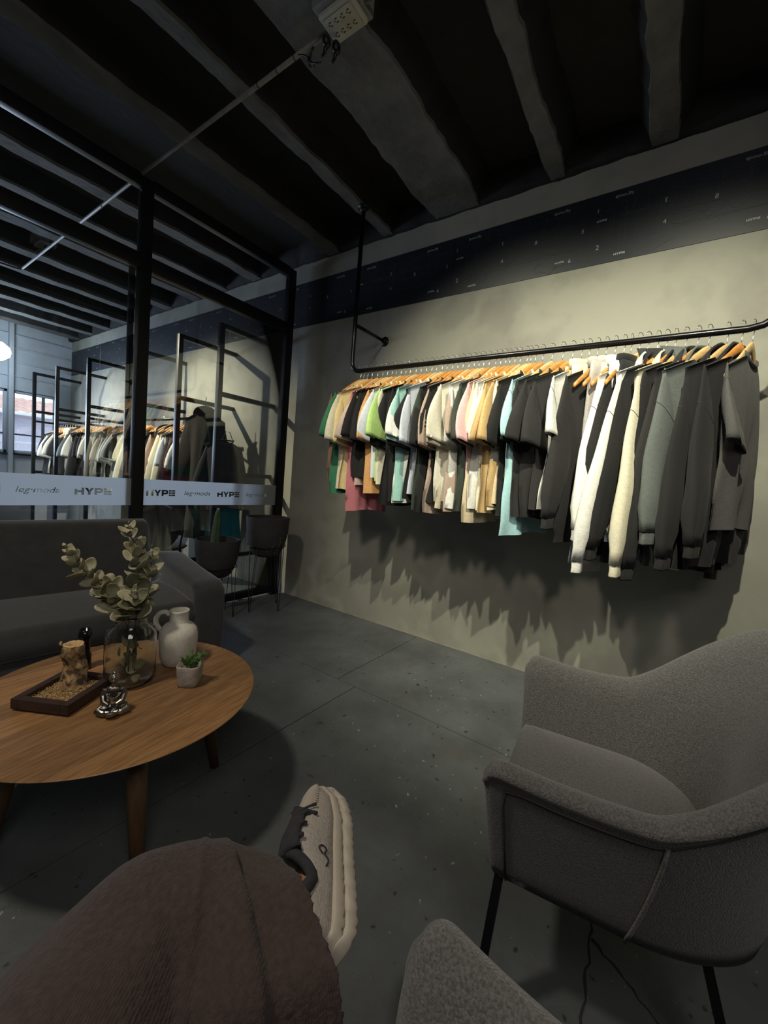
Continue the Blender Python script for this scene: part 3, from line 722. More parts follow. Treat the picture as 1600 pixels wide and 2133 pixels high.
def row_labels(R, where, wood):
    out = []
    for i, r in enumerate(R):
        me_ = '%s %s' % (r[1], ART(r[0]))
        if i == 0: lb = '%s at the far left end of the %s' % (me_, where)
        elif i == len(R) - 1: lb = '%s at the right hand end of the %s' % (me_, where)
        else: lb = '%s on the %s between %s and %s %s' % (me_, where, R[i - 1][1], R[i + 1][1], 'ones')
        k = 0; base = lb
        if lb in used:
            lb = '%s on the %s, second after a %s %s' % (me_, where, R[i - 2][1], ART(R[i - 2][0]))
        if lb in used: lb = '%s on the %s, third after a %s %s' % (me_, where, R[i - 3][1], ART(R[i - 3][0]))
        assert lb not in used, lb
        used.add(lb); out.append(lb)
    return out
labs = row_labels(FR, 'front rail', None)
for i, (kind, c, y, turn, Lg) in enumerate(FR):
    y = y + .0
    rz = -math.radians(turn + random.Random(i * 3 + 1).uniform(-7, 9))
    dense = y > .75
    p = (RX, y, RZ + .0155)
    garment(kind, p, rz, cloth(c, col[c]), labs[i], 'clothes on the front rail', L=Lg - .098 + random.Random(i + 50).uniform(-.05, .03) + (.05 if kind in ('hoodie', 'long') else 0), amp=.010 if dense else .018, seed=i + 3, W=.235 + (.02 if kind == 'hoodie' else 0))
    hanger(p, rz, 'wooden hanger holding the ' + labs[i].replace(' on the front rail', ''), 'hangers on the front rail', 'hangerB' if i in (1, 4, 6, 9, 16, 17, 24, 25, 33, 34, 41, 54, 55) or i % 5 == 2 else 'hangerA')

# ---------------------------------------------------------------- rear room: steel frames, rail and clothes
FRM = [(3.38, 'nearest the partition'), (4.07, 'second from the partition'), (5.08, 'half hidden behind the black partition post'), (6.27, 'fourth from the partition'), (7.40, 'fifth from the partition'), (8.41, 'closest to the rear window')]
FX = 2.15
for i, (y, wh) in enumerate(FRM):
    t = empty('display_frame', (FX, y, 0), 0, 'black steel display frame, %s' % wh, 'display frame', 'rear room display frames')
    h = .022
    obj('upright', boxm('upright', (-h, -h, 0), (h, h, 2.47), .002), M['black'], t)
    obj('top_arm', boxm('arm', (h, -h, 2.43), (WX - FX, h, 2.47), .002), M['black'], t)
    obj('middle_arm', boxm('arm', (h, -h, 1.84), (WX - FX, h, 1.88), .002), M['black'], t)
    obj('low_arm', boxm('arm', (h, -h, 1.13 if i in (0,) else .88), (WX - FX, h, 1.17 if i in (0,) else .92), .002), M['black'], t)
    if i >= 3: obj('rod_arm', boxm('arm', (h, -h, 1.69), (WX - FX, h, 1.72), .002), M['black'], t)
BRX, BRZ = 2.45, 1.712
rr = empty('rear_rail', (BRX, 6.2, BRZ), 0, 'black pipe rail full of clothes behind the glass in the rear room', 'clothes rail')
obj('pipe', MB().tube([(0, -2.13, 0), (0, 2.21, 0)], .0145, 12).mesh('pipe'), M['blackgloss'], rr)
BR = [('tee', 'white', 4.14, .75), ('tee', 'black', 4.20, .8), ('tee', 'brown', 4.27, .75), ('long', 'black', 4.34, .85), ('tee', 'icy white', 4.42, .7), ('long', 'cream', 4.50, .8), ('long', 'bone', 4.58, .8), ('hoodie', 'brown', 4.66, .85),
 ('long', 'taupe', 4.74, .85), ('hoodie', 'charcoal', 4.83, .85), ('tee', 'peach orange', 4.90, .7), ('long', 'black', 4.96, .85), ('long', 'slate grey', 5.22, .85), ('long', 'off-white', 5.32, .8), ('tee', 'cream', 5.42, .8), ('tee', 'white', 5.52, .75),
 ('tee', 'black', 5.60, .8), ('tee', 'white', 5.72, .95), ('tee', 'bone', 5.82, .9), ('tee', 'black', 5.90, .75), ('tee', 'off-white', 5.98, .9), ('tee', 'cream', 6.08, .85), ('tee', 'charcoal', 6.17, .8), ('tee', 'white', 6.38, .8),
 ('tee', 'black', 6.46, .8), ('tee', 'off-white', 6.56, .8), ('tee', 'taupe', 6.64, .8), ('tee', 'ink black', 6.74, .85), ('tee', 'black', 6.86, .85), ('long', 'charcoal', 6.98, .85), ('tee', 'white', 7.10, .8), ('tee', 'slate grey', 7.20, .8),
 ('tee', 'off-white', 7.30, .75), ('pants', 'bone', 7.50, .75), ('pants', 'cream', 7.60, .8), ('tee', 'black', 7.72, .8), ('tee', 'cream', 7.82, .75), ('tee', 'ink black', 7.94, .85), ('tee', 'off-white', 8.04, .8), ('tee', 'black', 8.14, .85), ('tee', 'charcoal', 8.24, .85)]
BR = BR[::-1]
labs = row_labels([(k, c) for k, c, y, l in BR], 'rear rail', None)
for i, (kind, c, y, Lg) in enumerate(BR):
    rz = -math.radians(24 + random.Random(i + 90).uniform(-7, 7)); p = (BRX, y, BRZ + .0145)
    garment(kind, p, rz, cloth(c, col[c]), labs[i], 'clothes on the rear rail', L=Lg - .1, amp=.016, seed=i + 200, W=.23, detail=.6)
    hanger(p, rz, 'wooden hanger holding the ' + labs[i].replace(' on the rear rail', ', behind the glass,', 1) if i not in (0, len(BR) - 1) else 'wooden hanger holding the ' + labs[i], 'hangers on the rear rail', 'hangerA' if i % 3 else 'hangerB')
# dark coat on the second frame
ct = empty('coat', (2.38, 3.97, 1.865), 0, 'long dark olive coat hanging from a steel frame behind the glass', 'coat')
ct.rotation_euler = (0, 0, -math.radians(52))
obj('body', body_mesh(.19, 1.30, 77, .035, 24, 24, flare=.75), M['parka'], ct, loc=(0, 0, .03))
for sg in (-1, 1): obj('sleeve', sleeve_mesh(.20, .80, 78, 'long', sg), M['parka'], ct, loc=(0, 0, .03))
obj('hood', hood_mesh(4), M['parka'], ct, loc=(0, 0, .03))
obj('hanging_loop', MB().tube([(0, 0, -.08), (0, .0, .0), (.01, 0, .03), (.0, 0, .045)], .004, 6).mesh('hanging_loop'), M['black'], ct)
cb = empty('black_jacket', (2.40, 3.64, 1.62), -math.radians(40), 'black jacket with rounded shoulders hanging beside the dark olive coat', 'jacket')
obj('body', body_mesh(.18, .70, 79, .03, 20, 20, flare=.2), M['blackcloth'], cb)
for sg in (-1, 1): obj('sleeve', sleeve_mesh(.18, .6, 80, 'long', sg), M['blackcloth'], cb)
obj('collar', COLLAR, M['blackcloth'], cb)
# teal long dress hanging behind the black jacket
td = empty('teal_dress', (2.50, 3.74, 1.62), -math.radians(40), 'long teal dress whose skirt shows below the black jacket, behind the cactus', 'dress')
obj('body', body_mesh(.12, 1.20, 91, .03, 16, 20, flare=.7), M['teal'], td)
obj('strap', MB().tube([(-.05, 0, -.13), (-.02, 0, -.05), (.02, 0, -.05), (.05, 0, -.13)], .004, 6).mesh('strap'), M['teal'], td)
# round-backed dark chair behind the sofa
ch = empty('round_chair', (1.78, 3.62, 0), math.radians(-35), 'black round-backed chair with bent tube frame behind the glass, left of the cactus', 'chair')
s = MB(); V = []
s = MB(); ell(s, (0, 0, .64), (.18, .035, .20), n=24, m=14); obj('backrest', s.mesh('backrest'), M['blackcloth'], ch)
obj('back_frame', MB().tube([(.20 * math.cos(a), .01, .64 + .225 * math.sin(a)) for a in [-.3 + (PI + .6) * i / 20 for i in range(21)]], .010, 8).mesh('back_frame'), M['black'], ch)
s = MB(); ell(s, (0, .22, .44), (.22, .21, .035), n=24, m=10); obj('seat', s.mesh('seat'), M['blackcloth'], ch)
for x, y in ((-.17, .05), (.17, .05), (-.17, .38), (.17, .38)): obj('leg', MB().tube([(x, y, 0), (x * .85, y + (.2 - y) * .1, .43)], .010, 8).mesh('leg'), M['black'], ch)
for sx in (-1, 1): obj('back_post', MB().tube([(sx * .17, .07, .42), (sx * .195, .01, .58)], .009, 8).mesh('back_post'), M['black'], ch)
# round ring lamp near the rear window
lp = empty('hanging_lamp', (1.60, 8.0, 2.60), 0, 'round glowing white lamp hanging near the rear window', 'lamp')
obj('light_disc', MB().lathe([(.0, -.13), (.09, -.12), (.16, -.06), (.175, 0), (.16, .06), (.09, .12), (0, .13)], 28).mesh('light_disc'), M['lamp'], lp)
obj('cord', MB().tube([(0, 0, .04), (0, 0, .70)], .004, 6).mesh('cord'), M['black'], lp)
# pale round fan / stool seen under the band at far left
st = empty('grey_armchair', (1.3, 6.6, 0), .3, 'rounded pale grey tub chair far behind the glass, left of the frames', 'chair')
s = MB().lathe([(.0, .0), (.30, .0), (.34, .1), (.36, .40), (.355, .80), (.33, .83), (.31, .80), (.30, .45), (0, .45)], 28)
obj('shell', s.mesh('shell'), M['roomwhite'], st)

# ---------------------------------------------------------------- sofa
so = empty('sofa', (.50, 2.60, 0), math.radians(-7), 'charcoal grey fabric sofa with rolled arm behind the coffee table', 'sofa')
def rbox(name, a, b_, r, m, parent, seg=5, puff=0):
    me = MB().box(a, b_).mesh(name); bevel(me, r, seg, 30)
    me.polygons.foreach_set('use_smooth', [True] * len(me.polygons)); return obj(name, me, m, parent)
SX0, SX1 = -.92, 1.00
def prism(name, prof, x0, x1, m, parent, bv=.02):   # profile in (y,z), extruded in x
    V = [(x0, y, z) for y, z in prof] + [(x1, y, z) for y, z in prof]; n = len(prof)
    F = [tuple(range(n))[::-1], tuple(range(n, 2 * n))] + [(i, (i + 1) % n, (i + 1) % n + n, i + n) for i in range(n)]
    me = mesh(name, V, F); bm = bmesh.new(); bm.from_mesh(me); bmesh.ops.recalc_face_normals(bm, faces=bm.faces); bm.to_mesh(me); bm.free(); bevel(me, bv, 4, 28); me.polygons.foreach_set('use_smooth', [True] * len(me.polygons))
    return obj(name, sharp(me, 60), m, parent)
prism('backrest', [(.34, .06), (.34, .81), (.29, .835), (.21, .82), (.12, .40), (.12, .06)], SX0 + .1, SX1 - .24, M['sofafab'], so, .03)
prism('base', [(.34, .05), (-.36, .05), (-.36, .30), (.34, .30)], SX0 + .12, SX1 - .12, M['sofafab'], so, .015)
for xa, xb in ((SX0 + .16, -.125), (-.115, SX1 - .17)):
    prism('seat_cushion', [(.15, .29), (-.37, .29), (-.39, .36), (-.36, .435), (-.1, .455), (.17, .44)], xa, xb, M['sofafab'], so, .03)
for xa, xb in ((SX0, SX0 + .17), (SX1 - .18, SX1)):
    prism('arm', [(.36, .04), (-.38, .04), (-.40, .30), (-.39, .50), (-.34, .535), (-.05, .565), (.20, .60), (.33, .60)], xa, xb, M['sofafab'], so, .04)
s = MB().tube([(SX1 - .176, -.395, .30), (SX1 - .176, -.388, .1)], .004, 6); obj('seam', s.mesh('seam'), M['seam'], so)
for x in (SX0 + .1, SX1 - .1):
    for y in (-.30, .28): obj('foot', boxm('foot', (x - .03, y - .03, 0), (x + .03, y + .03, .045), .006), M['black'], so)

# ---------------------------------------------------------------- plant pots on hairpin stands
def pot(name, loc, r, zr, hgt, label, cracked):
    p = empty(name, (loc[0], loc[1], 0), .4, label, 'plant pot')
    zb = zr - hgt
    pr = [(0, zb), (r * .50, zb), (r * .66, zb + hgt * .08), (r * .84, zb + hgt * .32), (r * .95, zb + hgt * .62), (r * .99, zb + hgt * .97), (r * .985, zr), (r * .91, zr), (r * .90, zr - .05), (r * .86, zr - .08), (0, zr - .085)]
    obj('pot', sharp(MB().lathe(pr, 44).mesh('pot'), 50), M['darkpot'], p)
    obj('soil', MB().lathe([(0, zr - .075), (r * .85, zr - .082)], 30).mesh('soil'), M['seam'], p)
    if cracked:
        rnd = random.Random(5)
        for k in range(22):
            a = rnd.uniform(-2.7, .6); z = zb + hgt * rnd.uniform(.10, .42); P = []
            for q in range(6):
                tt = (z - zb) / hgt; rad = r * np.interp(tt, [0, .08, .32, .62, .97], [.5, .66, .84, .95, .99]) + .0008
                P.append((rad * math.cos(a), rad * math.sin(a), z)); a += rnd.uniform(-.05, .09); z += rnd.uniform(-.012, .022)
            obj('crack', MB().tube(P, .0011, 5).mesh('crack'), CRACK, p)
    s_ = empty('plant_stand', (loc[0], loc[1], 0), 0, 'thin black hairpin leg stand under the ' + ('cracked planter by the wall' if cracked else 'plain planter holding the cactus'), 'plant stand', 'hairpin plant stands')
    zr2 = zb + hgt * .27; R2 = r * .83 + .006
    obj('ring', MB().tube([(R2 * math.cos(a), R2 * math.sin(a), zr2) for a in [2 * PI * i / 36 for i in range(36)]], .004, 6, closed=True).mesh('ring'), M['black'], s_)
    for k in range(4):
        a = loc[2] + k * PI / 2; d = .27; e = R2 * .98
        c = Vector((e * 1.08 * math.cos(a), e * 1.08 * math.sin(a), .006)); A = Vector((e * math.cos(a - d) * 1.02, e * math.sin(a - d) * 1.02, zr2)); B = Vector((e * math.cos(a + d) * 1.02, e * math.sin(a + d) * 1.02, zr2))
        t = (B - A).normalized() * .008
        obj('hairpin_leg', MB().tube([A, c - t + Vector((0, 0, .012)), c - t * .5, c + t * .5, c + t + Vector((0, 0, .012)), B], .0032, 6).mesh('hairpin_leg'), M['black'], s_)
    return p
CRACK = mat('pale_crack', (.20, .19, .18), .9)
pot('dark_planter', (2.33, 2.83, .15), .185, .81, .34, 'cracked charcoal clay planter in the corner by the wall, marbled with pale cracks', True)
p2 = pot('dark_planter', (1.92, 2.93, .5), .175, .63, .30, 'plain charcoal clay planter beside the sofa arm, holding a cactus', False)
cx_ = empty('cactus', (1.905, 2.95, .55), .2, 'single flat grey green cactus pad growing in the charcoal planter', 'cactus')
s = MB(); V = []; F = []; n = 18
for j in range(17):
    t = j / 16; z = -.02 + .33 * t; hw = .052 * (1 - .55 * t ** 2.2) * (1 if t < .97 else .5); dd = .016 * (1 - t * .4)
    for k in range(n): a = 2 * PI * k / n; V.append((hw * math.cos(a) + .02 * t, dd * math.sin(a) * (1 + .3 * math.cos(6 * a)), z))
for j in range(16):
    for k in range(n): F.append((j * n + k, j * n + (k + 1) % n, (j + 1) * n + (k + 1) % n, (j + 1) * n + k))
F.append(tuple(16 * n + k for k in range(n))); obj('pad', mesh('pad', V, F), M['cactus'], cx_)
s = MB(); ell(s, (.022, 0, .318), (.012, .010, .012), n=8, m=6); obj('bud', s.mesh('bud'), M['leafpale'], cx_)

# ---------------------------------------------------------------- armchairs
def armchair(loc, rz, label):
    """tub chair, front at local +y; one wrap-around shell whose rim swoops from arms to back"""
    t = empty('armchair', loc, rz, label, 'armchair', 'grey felt armchairs')
    HWt, D = .312, .60
    def plan(s):    # s in 0..1 from left arm front round the back to right arm front, centre line of the rim at arm height
        # straight arm, rounded corner, back
        a_l = .28; Rr = .25; b_l = 2 * (HWt - Rr); per = 2 * a_l + PI * Rr + b_l; q = s * per
        if q < a_l: return Vector((-HWt, -q)), Vector((-1, 0))
        q -= a_l
        if q < PI * Rr / 2: a = q / Rr; return Vector((-HWt + Rr - Rr * math.cos(a), -a_l - Rr * math.sin(a))), Vector((-math.cos(a), -math.sin(a)))
        q -= PI * Rr / 2
        if q < b_l: return Vector((-HWt + Rr + q, -a_l - Rr)), Vector((0, -1))
        q -= b_l
        if q < PI * Rr / 2: a = q / Rr; return Vector((HWt - Rr + Rr * math.sin(a), -a_l - Rr * math.cos(a))), Vector((math.sin(a), -math.cos(a)))
        q -= PI * Rr / 2
        return Vector((HWt, -a_l + q)), Vector((1, 0))
    def top(s):
        u = abs(s - .5) * 2; k = max(0, min(1, (.62 - u) / .40)); k = k * k * (3 - 2 * k); return .652 - .012 * math.sin(PI * min(1, (1 - u) * 2.2)) + .258 * k
    zb = .325; ns = 84; V = []; F = []; T = .030
    sec = []
    ang = [PI * i / 8 for i in range(9)]
    d_ = .0; SS = sorted([i / ns for i in range(ns + 1)] + [q for k in (.002, .005, .009, .015, .02) for q in (k, 1 - k)]); ns = len(SS) - 1
    for i in range(ns + 1):
        s_ = SS[i]; p, o = plan(s_); h = top(s_); lean = .100 + .0 * max(0, (h - .64) / .23); ring = []
        edge = math.sqrt(max(0, 1 - (1 - min(1, min(s_, 1 - s_) * 1.424 / .035)) ** 2)); T_ = T * (.80 + .20 * edge)
        def off(z): f = (z - zb) / (.64 - zb); return -lean * (1 - f) + (0 if z < .64 else (z - .64) * .12 * 1)
        hh = h - (1 - edge) * .030
        zs = np.linspace(zb, hh - T_, 9)
        oo = Vector((o.x, o.y * (.15 if not callable(o) else 1)))
        fb = lambda z: Vector((0, -.022 * max(0, 1 - (z - zb) / .32) * min(1, max(0, (p.y + .30) / .3))))
        for z in zs: q = p + (oo if z < .64 else o) * off(z) + o * (T_ * (.95 if z > zb else .7)) + fb(z); ring.append((q.x, q.y, z))
        for a in ang[1:-1]: z = hh - T_; q = p + o * (off(hh) + T_ * math.cos(a)); ring.append((q.x, q.y, z + T_ * math.sin(a)))
        for z in zs[::-1]: q = p + (oo if z < .64 else o) * off(z) - o * (T_ * (.95 if z > zb else .7)) + fb(z); ring.append((q.x, q.y, z))
        sec.append(ring)
    n = len(sec[0])
    for r in sec: V += r
    for i in range(ns):
        for k in range(n - 1): F.append((i * n + k, i * n + k + 1, (i + 1) * n + k + 1, (i + 1) * n + k))
        F.append((i * n + n - 1, i * n, (i + 1) * n, (i + 1) * n + n - 1))
    # rounded arm fronts
    for e, base in ((0, 0), (1, ns * n)):
        r = [np.array(v) for v in V[base:base + n]]; c = sum(r) / n; prev = list(range(base, base + n))
        for k, (sc_, dy) in enumerate(((.88, .005), (.62, .009), (.25, .010))):
            st_ = len(V)
            mid = [(r[i] + r[n - 1 - i]) / 2 for i in range(n)]
            for i in range(n):
                q = mid[i] + (r[i] - mid[i]) * sc_; q = np.array([q[0], q[1] + dy, q[2] - (.006 * (k + 1) if i in range(8, n - 8) else 0) + (.004 * (k + 1) if i in (0, n - 1) else 0)]); V.append(tuple(q))
            for i in range(n):
                f = (prev[i], prev[(i + 1) % n], st_ + (i + 1) % n, st_ + i); F.append(f if e else f[::-1])
            prev = list(range(st_, st_ + n))
        F.append(tuple(prev) if e else tuple(prev[::-1]))
    me = mesh('shell', V, F); bm = bmesh.new(); bm.from_mesh(me); bmesh.ops.recalc_face_normals(bm, faces=bm.faces); bm.to_mesh(me); bm.free()
    obj('shell', me, M['chairfab'], t)
    # underside pan
    P = [plan(i / 40) for i in range(41)]; V = []; F = []
    for zz in (zb + .002, zb + .05):
        for p, o in P: q = p - Vector((o.x * .112, o.y * .035)); V.append((q.x, q.y - .01, zz))
    F = [tuple(range(41)), tuple(range(41, 82))[::-1]] + [(i, i + 1, i + 42, i + 41) for i in range(40)] + [(40, 0, 41, 81)]
    obj('seat_pan', mesh('seat_pan', V, F, False), M['blackcloth'], t)
    # seat cushion: domed, follows the shell
    V = []; F = []; nr = 10; ring = []
    for i in range(61):
        p, o = plan(i / 60); ring.append(p - o * (.048 + .020))
    ring = [Vector((r.x, r.y + (.0 if i in (0, 60) else .0))) for i, r in enumerate(ring)]
    for k in range(1, 12): ring.append(Vector((ring[60].x + (ring[0].x - ring[60].x) * k / 12, ring[60].y + .004 * math.sin(PI * k / 12))))
    m_ = len(ring); cen = Vector((0, -.24))
    lv = [(1.0, .335), (1.0, .395), (.985, .425), (.93, .448), (.80, .460), (.6, .468), (.35, .472), (.1, .473)]
    for sc_, z in lv:
        for r in ring: q = cen + (r - cen) * sc_; q = Vector((q.x, q.y - (.035 * (.42 - z) / .085 if z < .42 and q.y > -.06 else 0))); V.append((q.x, q.y, z - (.022 * max(0, (q.y + .03) / .08) if q.y > -.03 else 0)))
    for k in range(len(lv) - 1):
        for i in range(m_): F.append((k * m_ + i, k * m_ + (i + 1) % m_, (k + 1) * m_ + (i + 1) % m_, (k + 1) * m_ + i))
    F.append(tuple((len(lv) - 1) * m_ + i for i in range(m_))); F.append(tuple(range(m_))[::-1])
    me = mesh('seat', V, F); bm = bmesh.new(); bm.from_mesh(me); bmesh.ops.recalc_face_normals(bm, faces=bm.faces); bm.to_mesh(me); bm.free()
    obj('seat', me, M['chairfab'], t)
    # stitched seams on the outside: along the rim, down the arm front, and a vertical welt
    def outer(s_, z, extra=.0015):
        p, o = plan(s_); lean = .100 + .0 * max(0, (top(s_) - .64) / .23); f = (z - zb) / (.64 - zb); off = -lean * (1 - f) + (0 if z < .64 else (z - .64) * .12)
        fbv = -.022 * max(0, 1 - (z - zb) / .32) * min(1, max(0, (p.y + .30) / .3)); q = p + Vector((o.x, o.y * (.15 if z < .64 else 1))) * off + o * (T * .95 + extra); return (q.x, q.y + fbv, z)
    for mir in (0, 1):
        g_ = lambda s_: (1 - s_) if mir else s_
        P = [outer(g_(.022), .335), outer(g_(.022), .45), outer(g_(.022), .555), outer(g_(.026), top(.03) - .050)] + [outer(g_(i / 60), top(i / 60) - .043) for i in range(3, 31)]
        obj('seam', MB().tube(P, .0022, 5).mesh('seam'), M['seam'], t)
        sv = .21; hv = top(sv) - .045
        P = [outer(g_(sv - .018 * (1 - k / 8) ** 2), zb + .004 + (hv - zb) * k / 8, .0005) for k in range(9)]
        obj('welt', MB().tube(P, .0042, 6).mesh('welt'), M['chairfab'], t)
    # flat steel legs
    for x, y, sx, sy in ((-.215, -.035, -1, 1), (.215, -.035, 1, 1), (-.115, -.425, -1, -5), (.115, -.425, 1, -5)):
        s = MB(); a = Vector((x, y, .33)); b_ = Vector((x + sx * .055, y + sy * .02, 0)); w2 = .019; d2 = .006
        Vv = [(p.x + ex * w2, p.y + ey * d2 * 1.6, p.z) for p in (a, b_) for ex, ey in ((-1, -1), (1, -1), (1, 1), (-1, 1))]
        s.add(Vv, ((0, 1, 2, 3), (7, 6, 5, 4), (0, 4, 5, 1), (1, 5, 6, 2), (2, 6, 7, 3), (3, 7, 4, 0))); obj('leg', s.mesh('leg', False), M['black'], t)
    return t
armchair((1.125, .290, 0), math.radians(7.9), 'grey felt armchair standing alone beside the clothes rail, seat fully visible')
armchair((.140, .215, 0), math.radians(-3), 'grey felt armchair the sitting person uses, only its arm tip in view')

# ---------------------------------------------------------------- coffee table
TZ = .42
tb = empty('coffee_table', (.620, 1.458, 0), math.radians(8), 'round walnut coffee table with tapered legs in front of the sofa', 'coffee table')
pr = [(0, TZ - .022), (.40, TZ - .022), (.428, TZ - .006), (.431, TZ - .002), (.429, TZ), (0, TZ)]
obj('table_top', sharp(MB().lathe(pr, 128).mesh('table_top'), 30), M['walnut'], tb)
for k in range(4):
    a = math.radians(-112 + 90 * k); P = [(.27 * math.cos(a), .27 * math.sin(a), TZ - .023), (.295 * math.cos(a), .295 * math.sin(a), .2), (.33 * math.cos(a), .33 * math.sin(a), 0)]
    obj('leg', MB().tube(P, [.030, .026, .017], 16).mesh('leg'), M['walnutleg'], tb)
obj('apron', MB().lathe([(0, TZ - .045), (.29, TZ - .045), (.30, TZ - .022)], 40).mesh('apron'), M['walnutleg'], tb)

# glass jar with eucalyptus
jx, jy = .660, 1.495
jr = empty('glass_jar', (jx, jy, TZ), 0, 'large clear glass jar holding the dried eucalyptus branches', 'jar')
pr = [(0, .004), (.066, .004), (.076, .012), (.080, .03), (.080, .165), (.074, .190), (.056, .206), (.050, .214), (.050, .236), (.054, .240), (.0515, .243), (.047, .240), (.047, .214), (.053, .203), (.071, .188), (.077, .165), (.077, .03), (.072, .014), (.062, .009), (0, .008)]
obj('glass', MB().lathe(pr, 56).mesh('glass'), M['glass'], jr)
# eucalyptus leaves: a few leaf shapes, each leaf its own part
def leaf_mesh(a, b_, cup, seed):
    V = [(0, 0, 0)]; F = []; rings = 4; n = 14
    for j in range(1, rings + 1):
        for k in range(n):
            t = 2 * PI * k / n; r = j / rings; x = a * r * math.cos(t); y = b_ * r * math.sin(t) * (1 - .22 * math.cos(t))
            V.append((x + a, y, cup * (r * r) * (1 + .5 * math.sin(2 * t + seed)) - .003 * abs(y) / b_))
    V[0] = (a, 0, -.001)
    for k in range(n): F.append((0, 1 + k, 1 + (k + 1) % n))
    for j in range(rings - 1):
        for k in range(n): p = 1 + j * n; F.append((p + k, p + n + k, p + n + (k + 1) % n, p + (k + 1) % n))
    me = mesh('leaf', V, F); bm = bmesh.new(); bm.from_mesh(me); bmesh.ops.solidify(bm, geom=bm.faces[:], thickness=.0008); bm.to_mesh(me); bm.free(); me.polygons.foreach_set('use_smooth', [True] * len(me.polygons)); return me
LEAF = [leaf_mesh(.021, .0165, .004, 0), leaf_mesh(.024, .0145, .006, 2), leaf_mesh(.018, .0155, -.004, 4), leaf_mesh(.026, .018, .005, 5), leaf_mesh(.010, .008, .002, 1)]
LEAFD = []
for l in LEAF: q = l.copy(); LEAFD.append(q)
def branch(P, label, seed, nl, small_end=True):
    rnd = random.Random(seed); o0 = Vector(P[0]); t = empty('eucalyptus_branch', P[0], 0, label, 'branch', 'dried eucalyptus branches')
    Q = [Vector(p) - o0 for p in catmull(P, 6)]; obj('stem', MB().tube(Q, [.0024 - .0014 * i / len(Q) for i in range(len(Q))], 6).mesh('stem'), M['twig'], t)
    k0 = int(len(Q) * .40)
    for i in range(nl):
        f = i / (nl - 1); idx = k0 + (len(Q) - 1 - k0) * f; a = Q[int(idx)]; b_ = Q[min(len(Q) - 1, int(idx) + 1)]; p = a.lerp(b_, idx - int(idx)); tn = (Q[min(len(Q) - 1, int(idx) + 1)] - Q[max(0, int(idx) - 1)]).normalized()
        az = i * 2.4 + rnd.uniform(-.5, .5); side = tn.orthogonal().normalized(); side.rotate(Matrix.Rotation(az, 3, tn))
        d = (side * rnd.uniform(.7, 1.0) + tn * rnd.uniform(.3, .8)).normalized()
        sc_ = (1.30 - .62 * f ** 2) * rnd.uniform(.85, 1.15); k = rnd.randrange(4) if f < .93 else 4
        nrm = Vector((rnd.uniform(-.7, .5), rnd.uniform(-1.0, .2), rnd.uniform(.2, 1))); z = (nrm - d * nrm.dot(d)).normalized(); y = z.cross(d)
        m3 = Matrix((d, y, z)).transposed().to_4x4()
        dark = rnd.random() < .30
        o = obj('leaf', LEAFD[k] if dark else LEAF[k], M['leafpale2'] if dark else M['leafpale'], t); o.matrix_parent_inverse = Matrix.Identity(4)
        o.matrix_local = Matrix.Translation(p + d * .002) @ m3 @ Matrix.Scale(sc_, 4)
    return t
branch([(.650, 1.485, .45), (.648, 1.49, .60), (.625, 1.505, .685), (.585, 1.535, .765), (.535, 1.565, .83), (.492, 1.598, .905)], 'eucalyptus branch leaning far left out of the jar', 3, 30)
branch([(.665, 1.490, .45), (.672, 1.495, .60), (.680, 1.505, .70), (.690, 1.53, .82), (.685, 1.55, .90), (.668, 1.565, .975)], 'tallest eucalyptus branch rising straight up from the jar', 5, 26)
branch([(.680, 1.500, .45), (.682, 1.50, .60), (.70, 1.50, .68), (.722, 1.515, .76), (.735, 1.53, .82), (.745, 1.54, .885)], 'eucalyptus branch on the right side of the jar', 9, 18)
branch([(.655, 1.51, .45), (.655, 1.51, .60), (.650, 1.50, .66), (.62, 1.50, .72), (.60, 1.525, .755), (.565, 1.56, .78)], 'short eucalyptus branch in the middle of the bunch', 12, 26)
branch([(.668, 1.482, .45), (.668, 1.482, .60), (.664, 1.470, .66), (.655, 1.455, .70), (.648, 1.448, .73), (.640, 1.44, .765)], 'small eucalyptus branch drooping over the front of the jar mouth', 21, 16)
# leaves standing inside the jar
t = empty('submerged_leaves', (jx, jy, TZ + .02), 0, 'loose dried eucalyptus leaves lying inside the glass jar', 'leaves')
rnd = random.Random(4)
for i in range(16):
    a = rnd.uniform(0, 6.28); r = rnd.uniform(.01, .04); o = obj('leaf', LEAF[i % 4] if i % 3 else LEAFD[i % 4], M['leafpale'] if i % 3 else M['leafpale2'], t, loc=(r * math.cos(a) * .8, r * math.sin(a) * .8, rnd.uniform(.0, .12)), rot=(rnd.uniform(.6, 1.6), rnd.uniform(-1.2, -.3), rnd.uniform(0, 6.28)), scale=(.95,) * 3)

# stoneware jug
jg = empty('stoneware_jug', (.846, 1.522, TZ), 0, 'cream speckled stoneware jug with small ring handle', 'jug')
pr = [(0, .0), (.048, .0), (.058, .008), (.066, .04), (.0695, .08), (.070, .115), (.066, .138), (.052, .155), (.038, .163), (.034, .170), (.034, .205), (.037, .212), (.034, .2145), (.029, .211), (.028, .17), (0, .165)]
obj('body', MB().lathe(pr, 56).mesh('body'), M['vase'], jg)
u = Vector((-.62, .60, 0)).normalized(); P = [(u * .034) + Vector((0, 0, .192)), u * .050 + Vector((0, 0, .203)), u * .070 + Vector((0, 0, .198)), u * .083 + Vector((0, 0, .178)), u * .082 + Vector((0, 0, .155)), u * .070 + Vector((0, 0, .136)), u * .058 + Vector((0, 0, .132))]
obj('handle', MB().tube(catmull(P, 4), .0095, 12, up=(0, 0, 1)).mesh('handle'), M['vase'], jg)

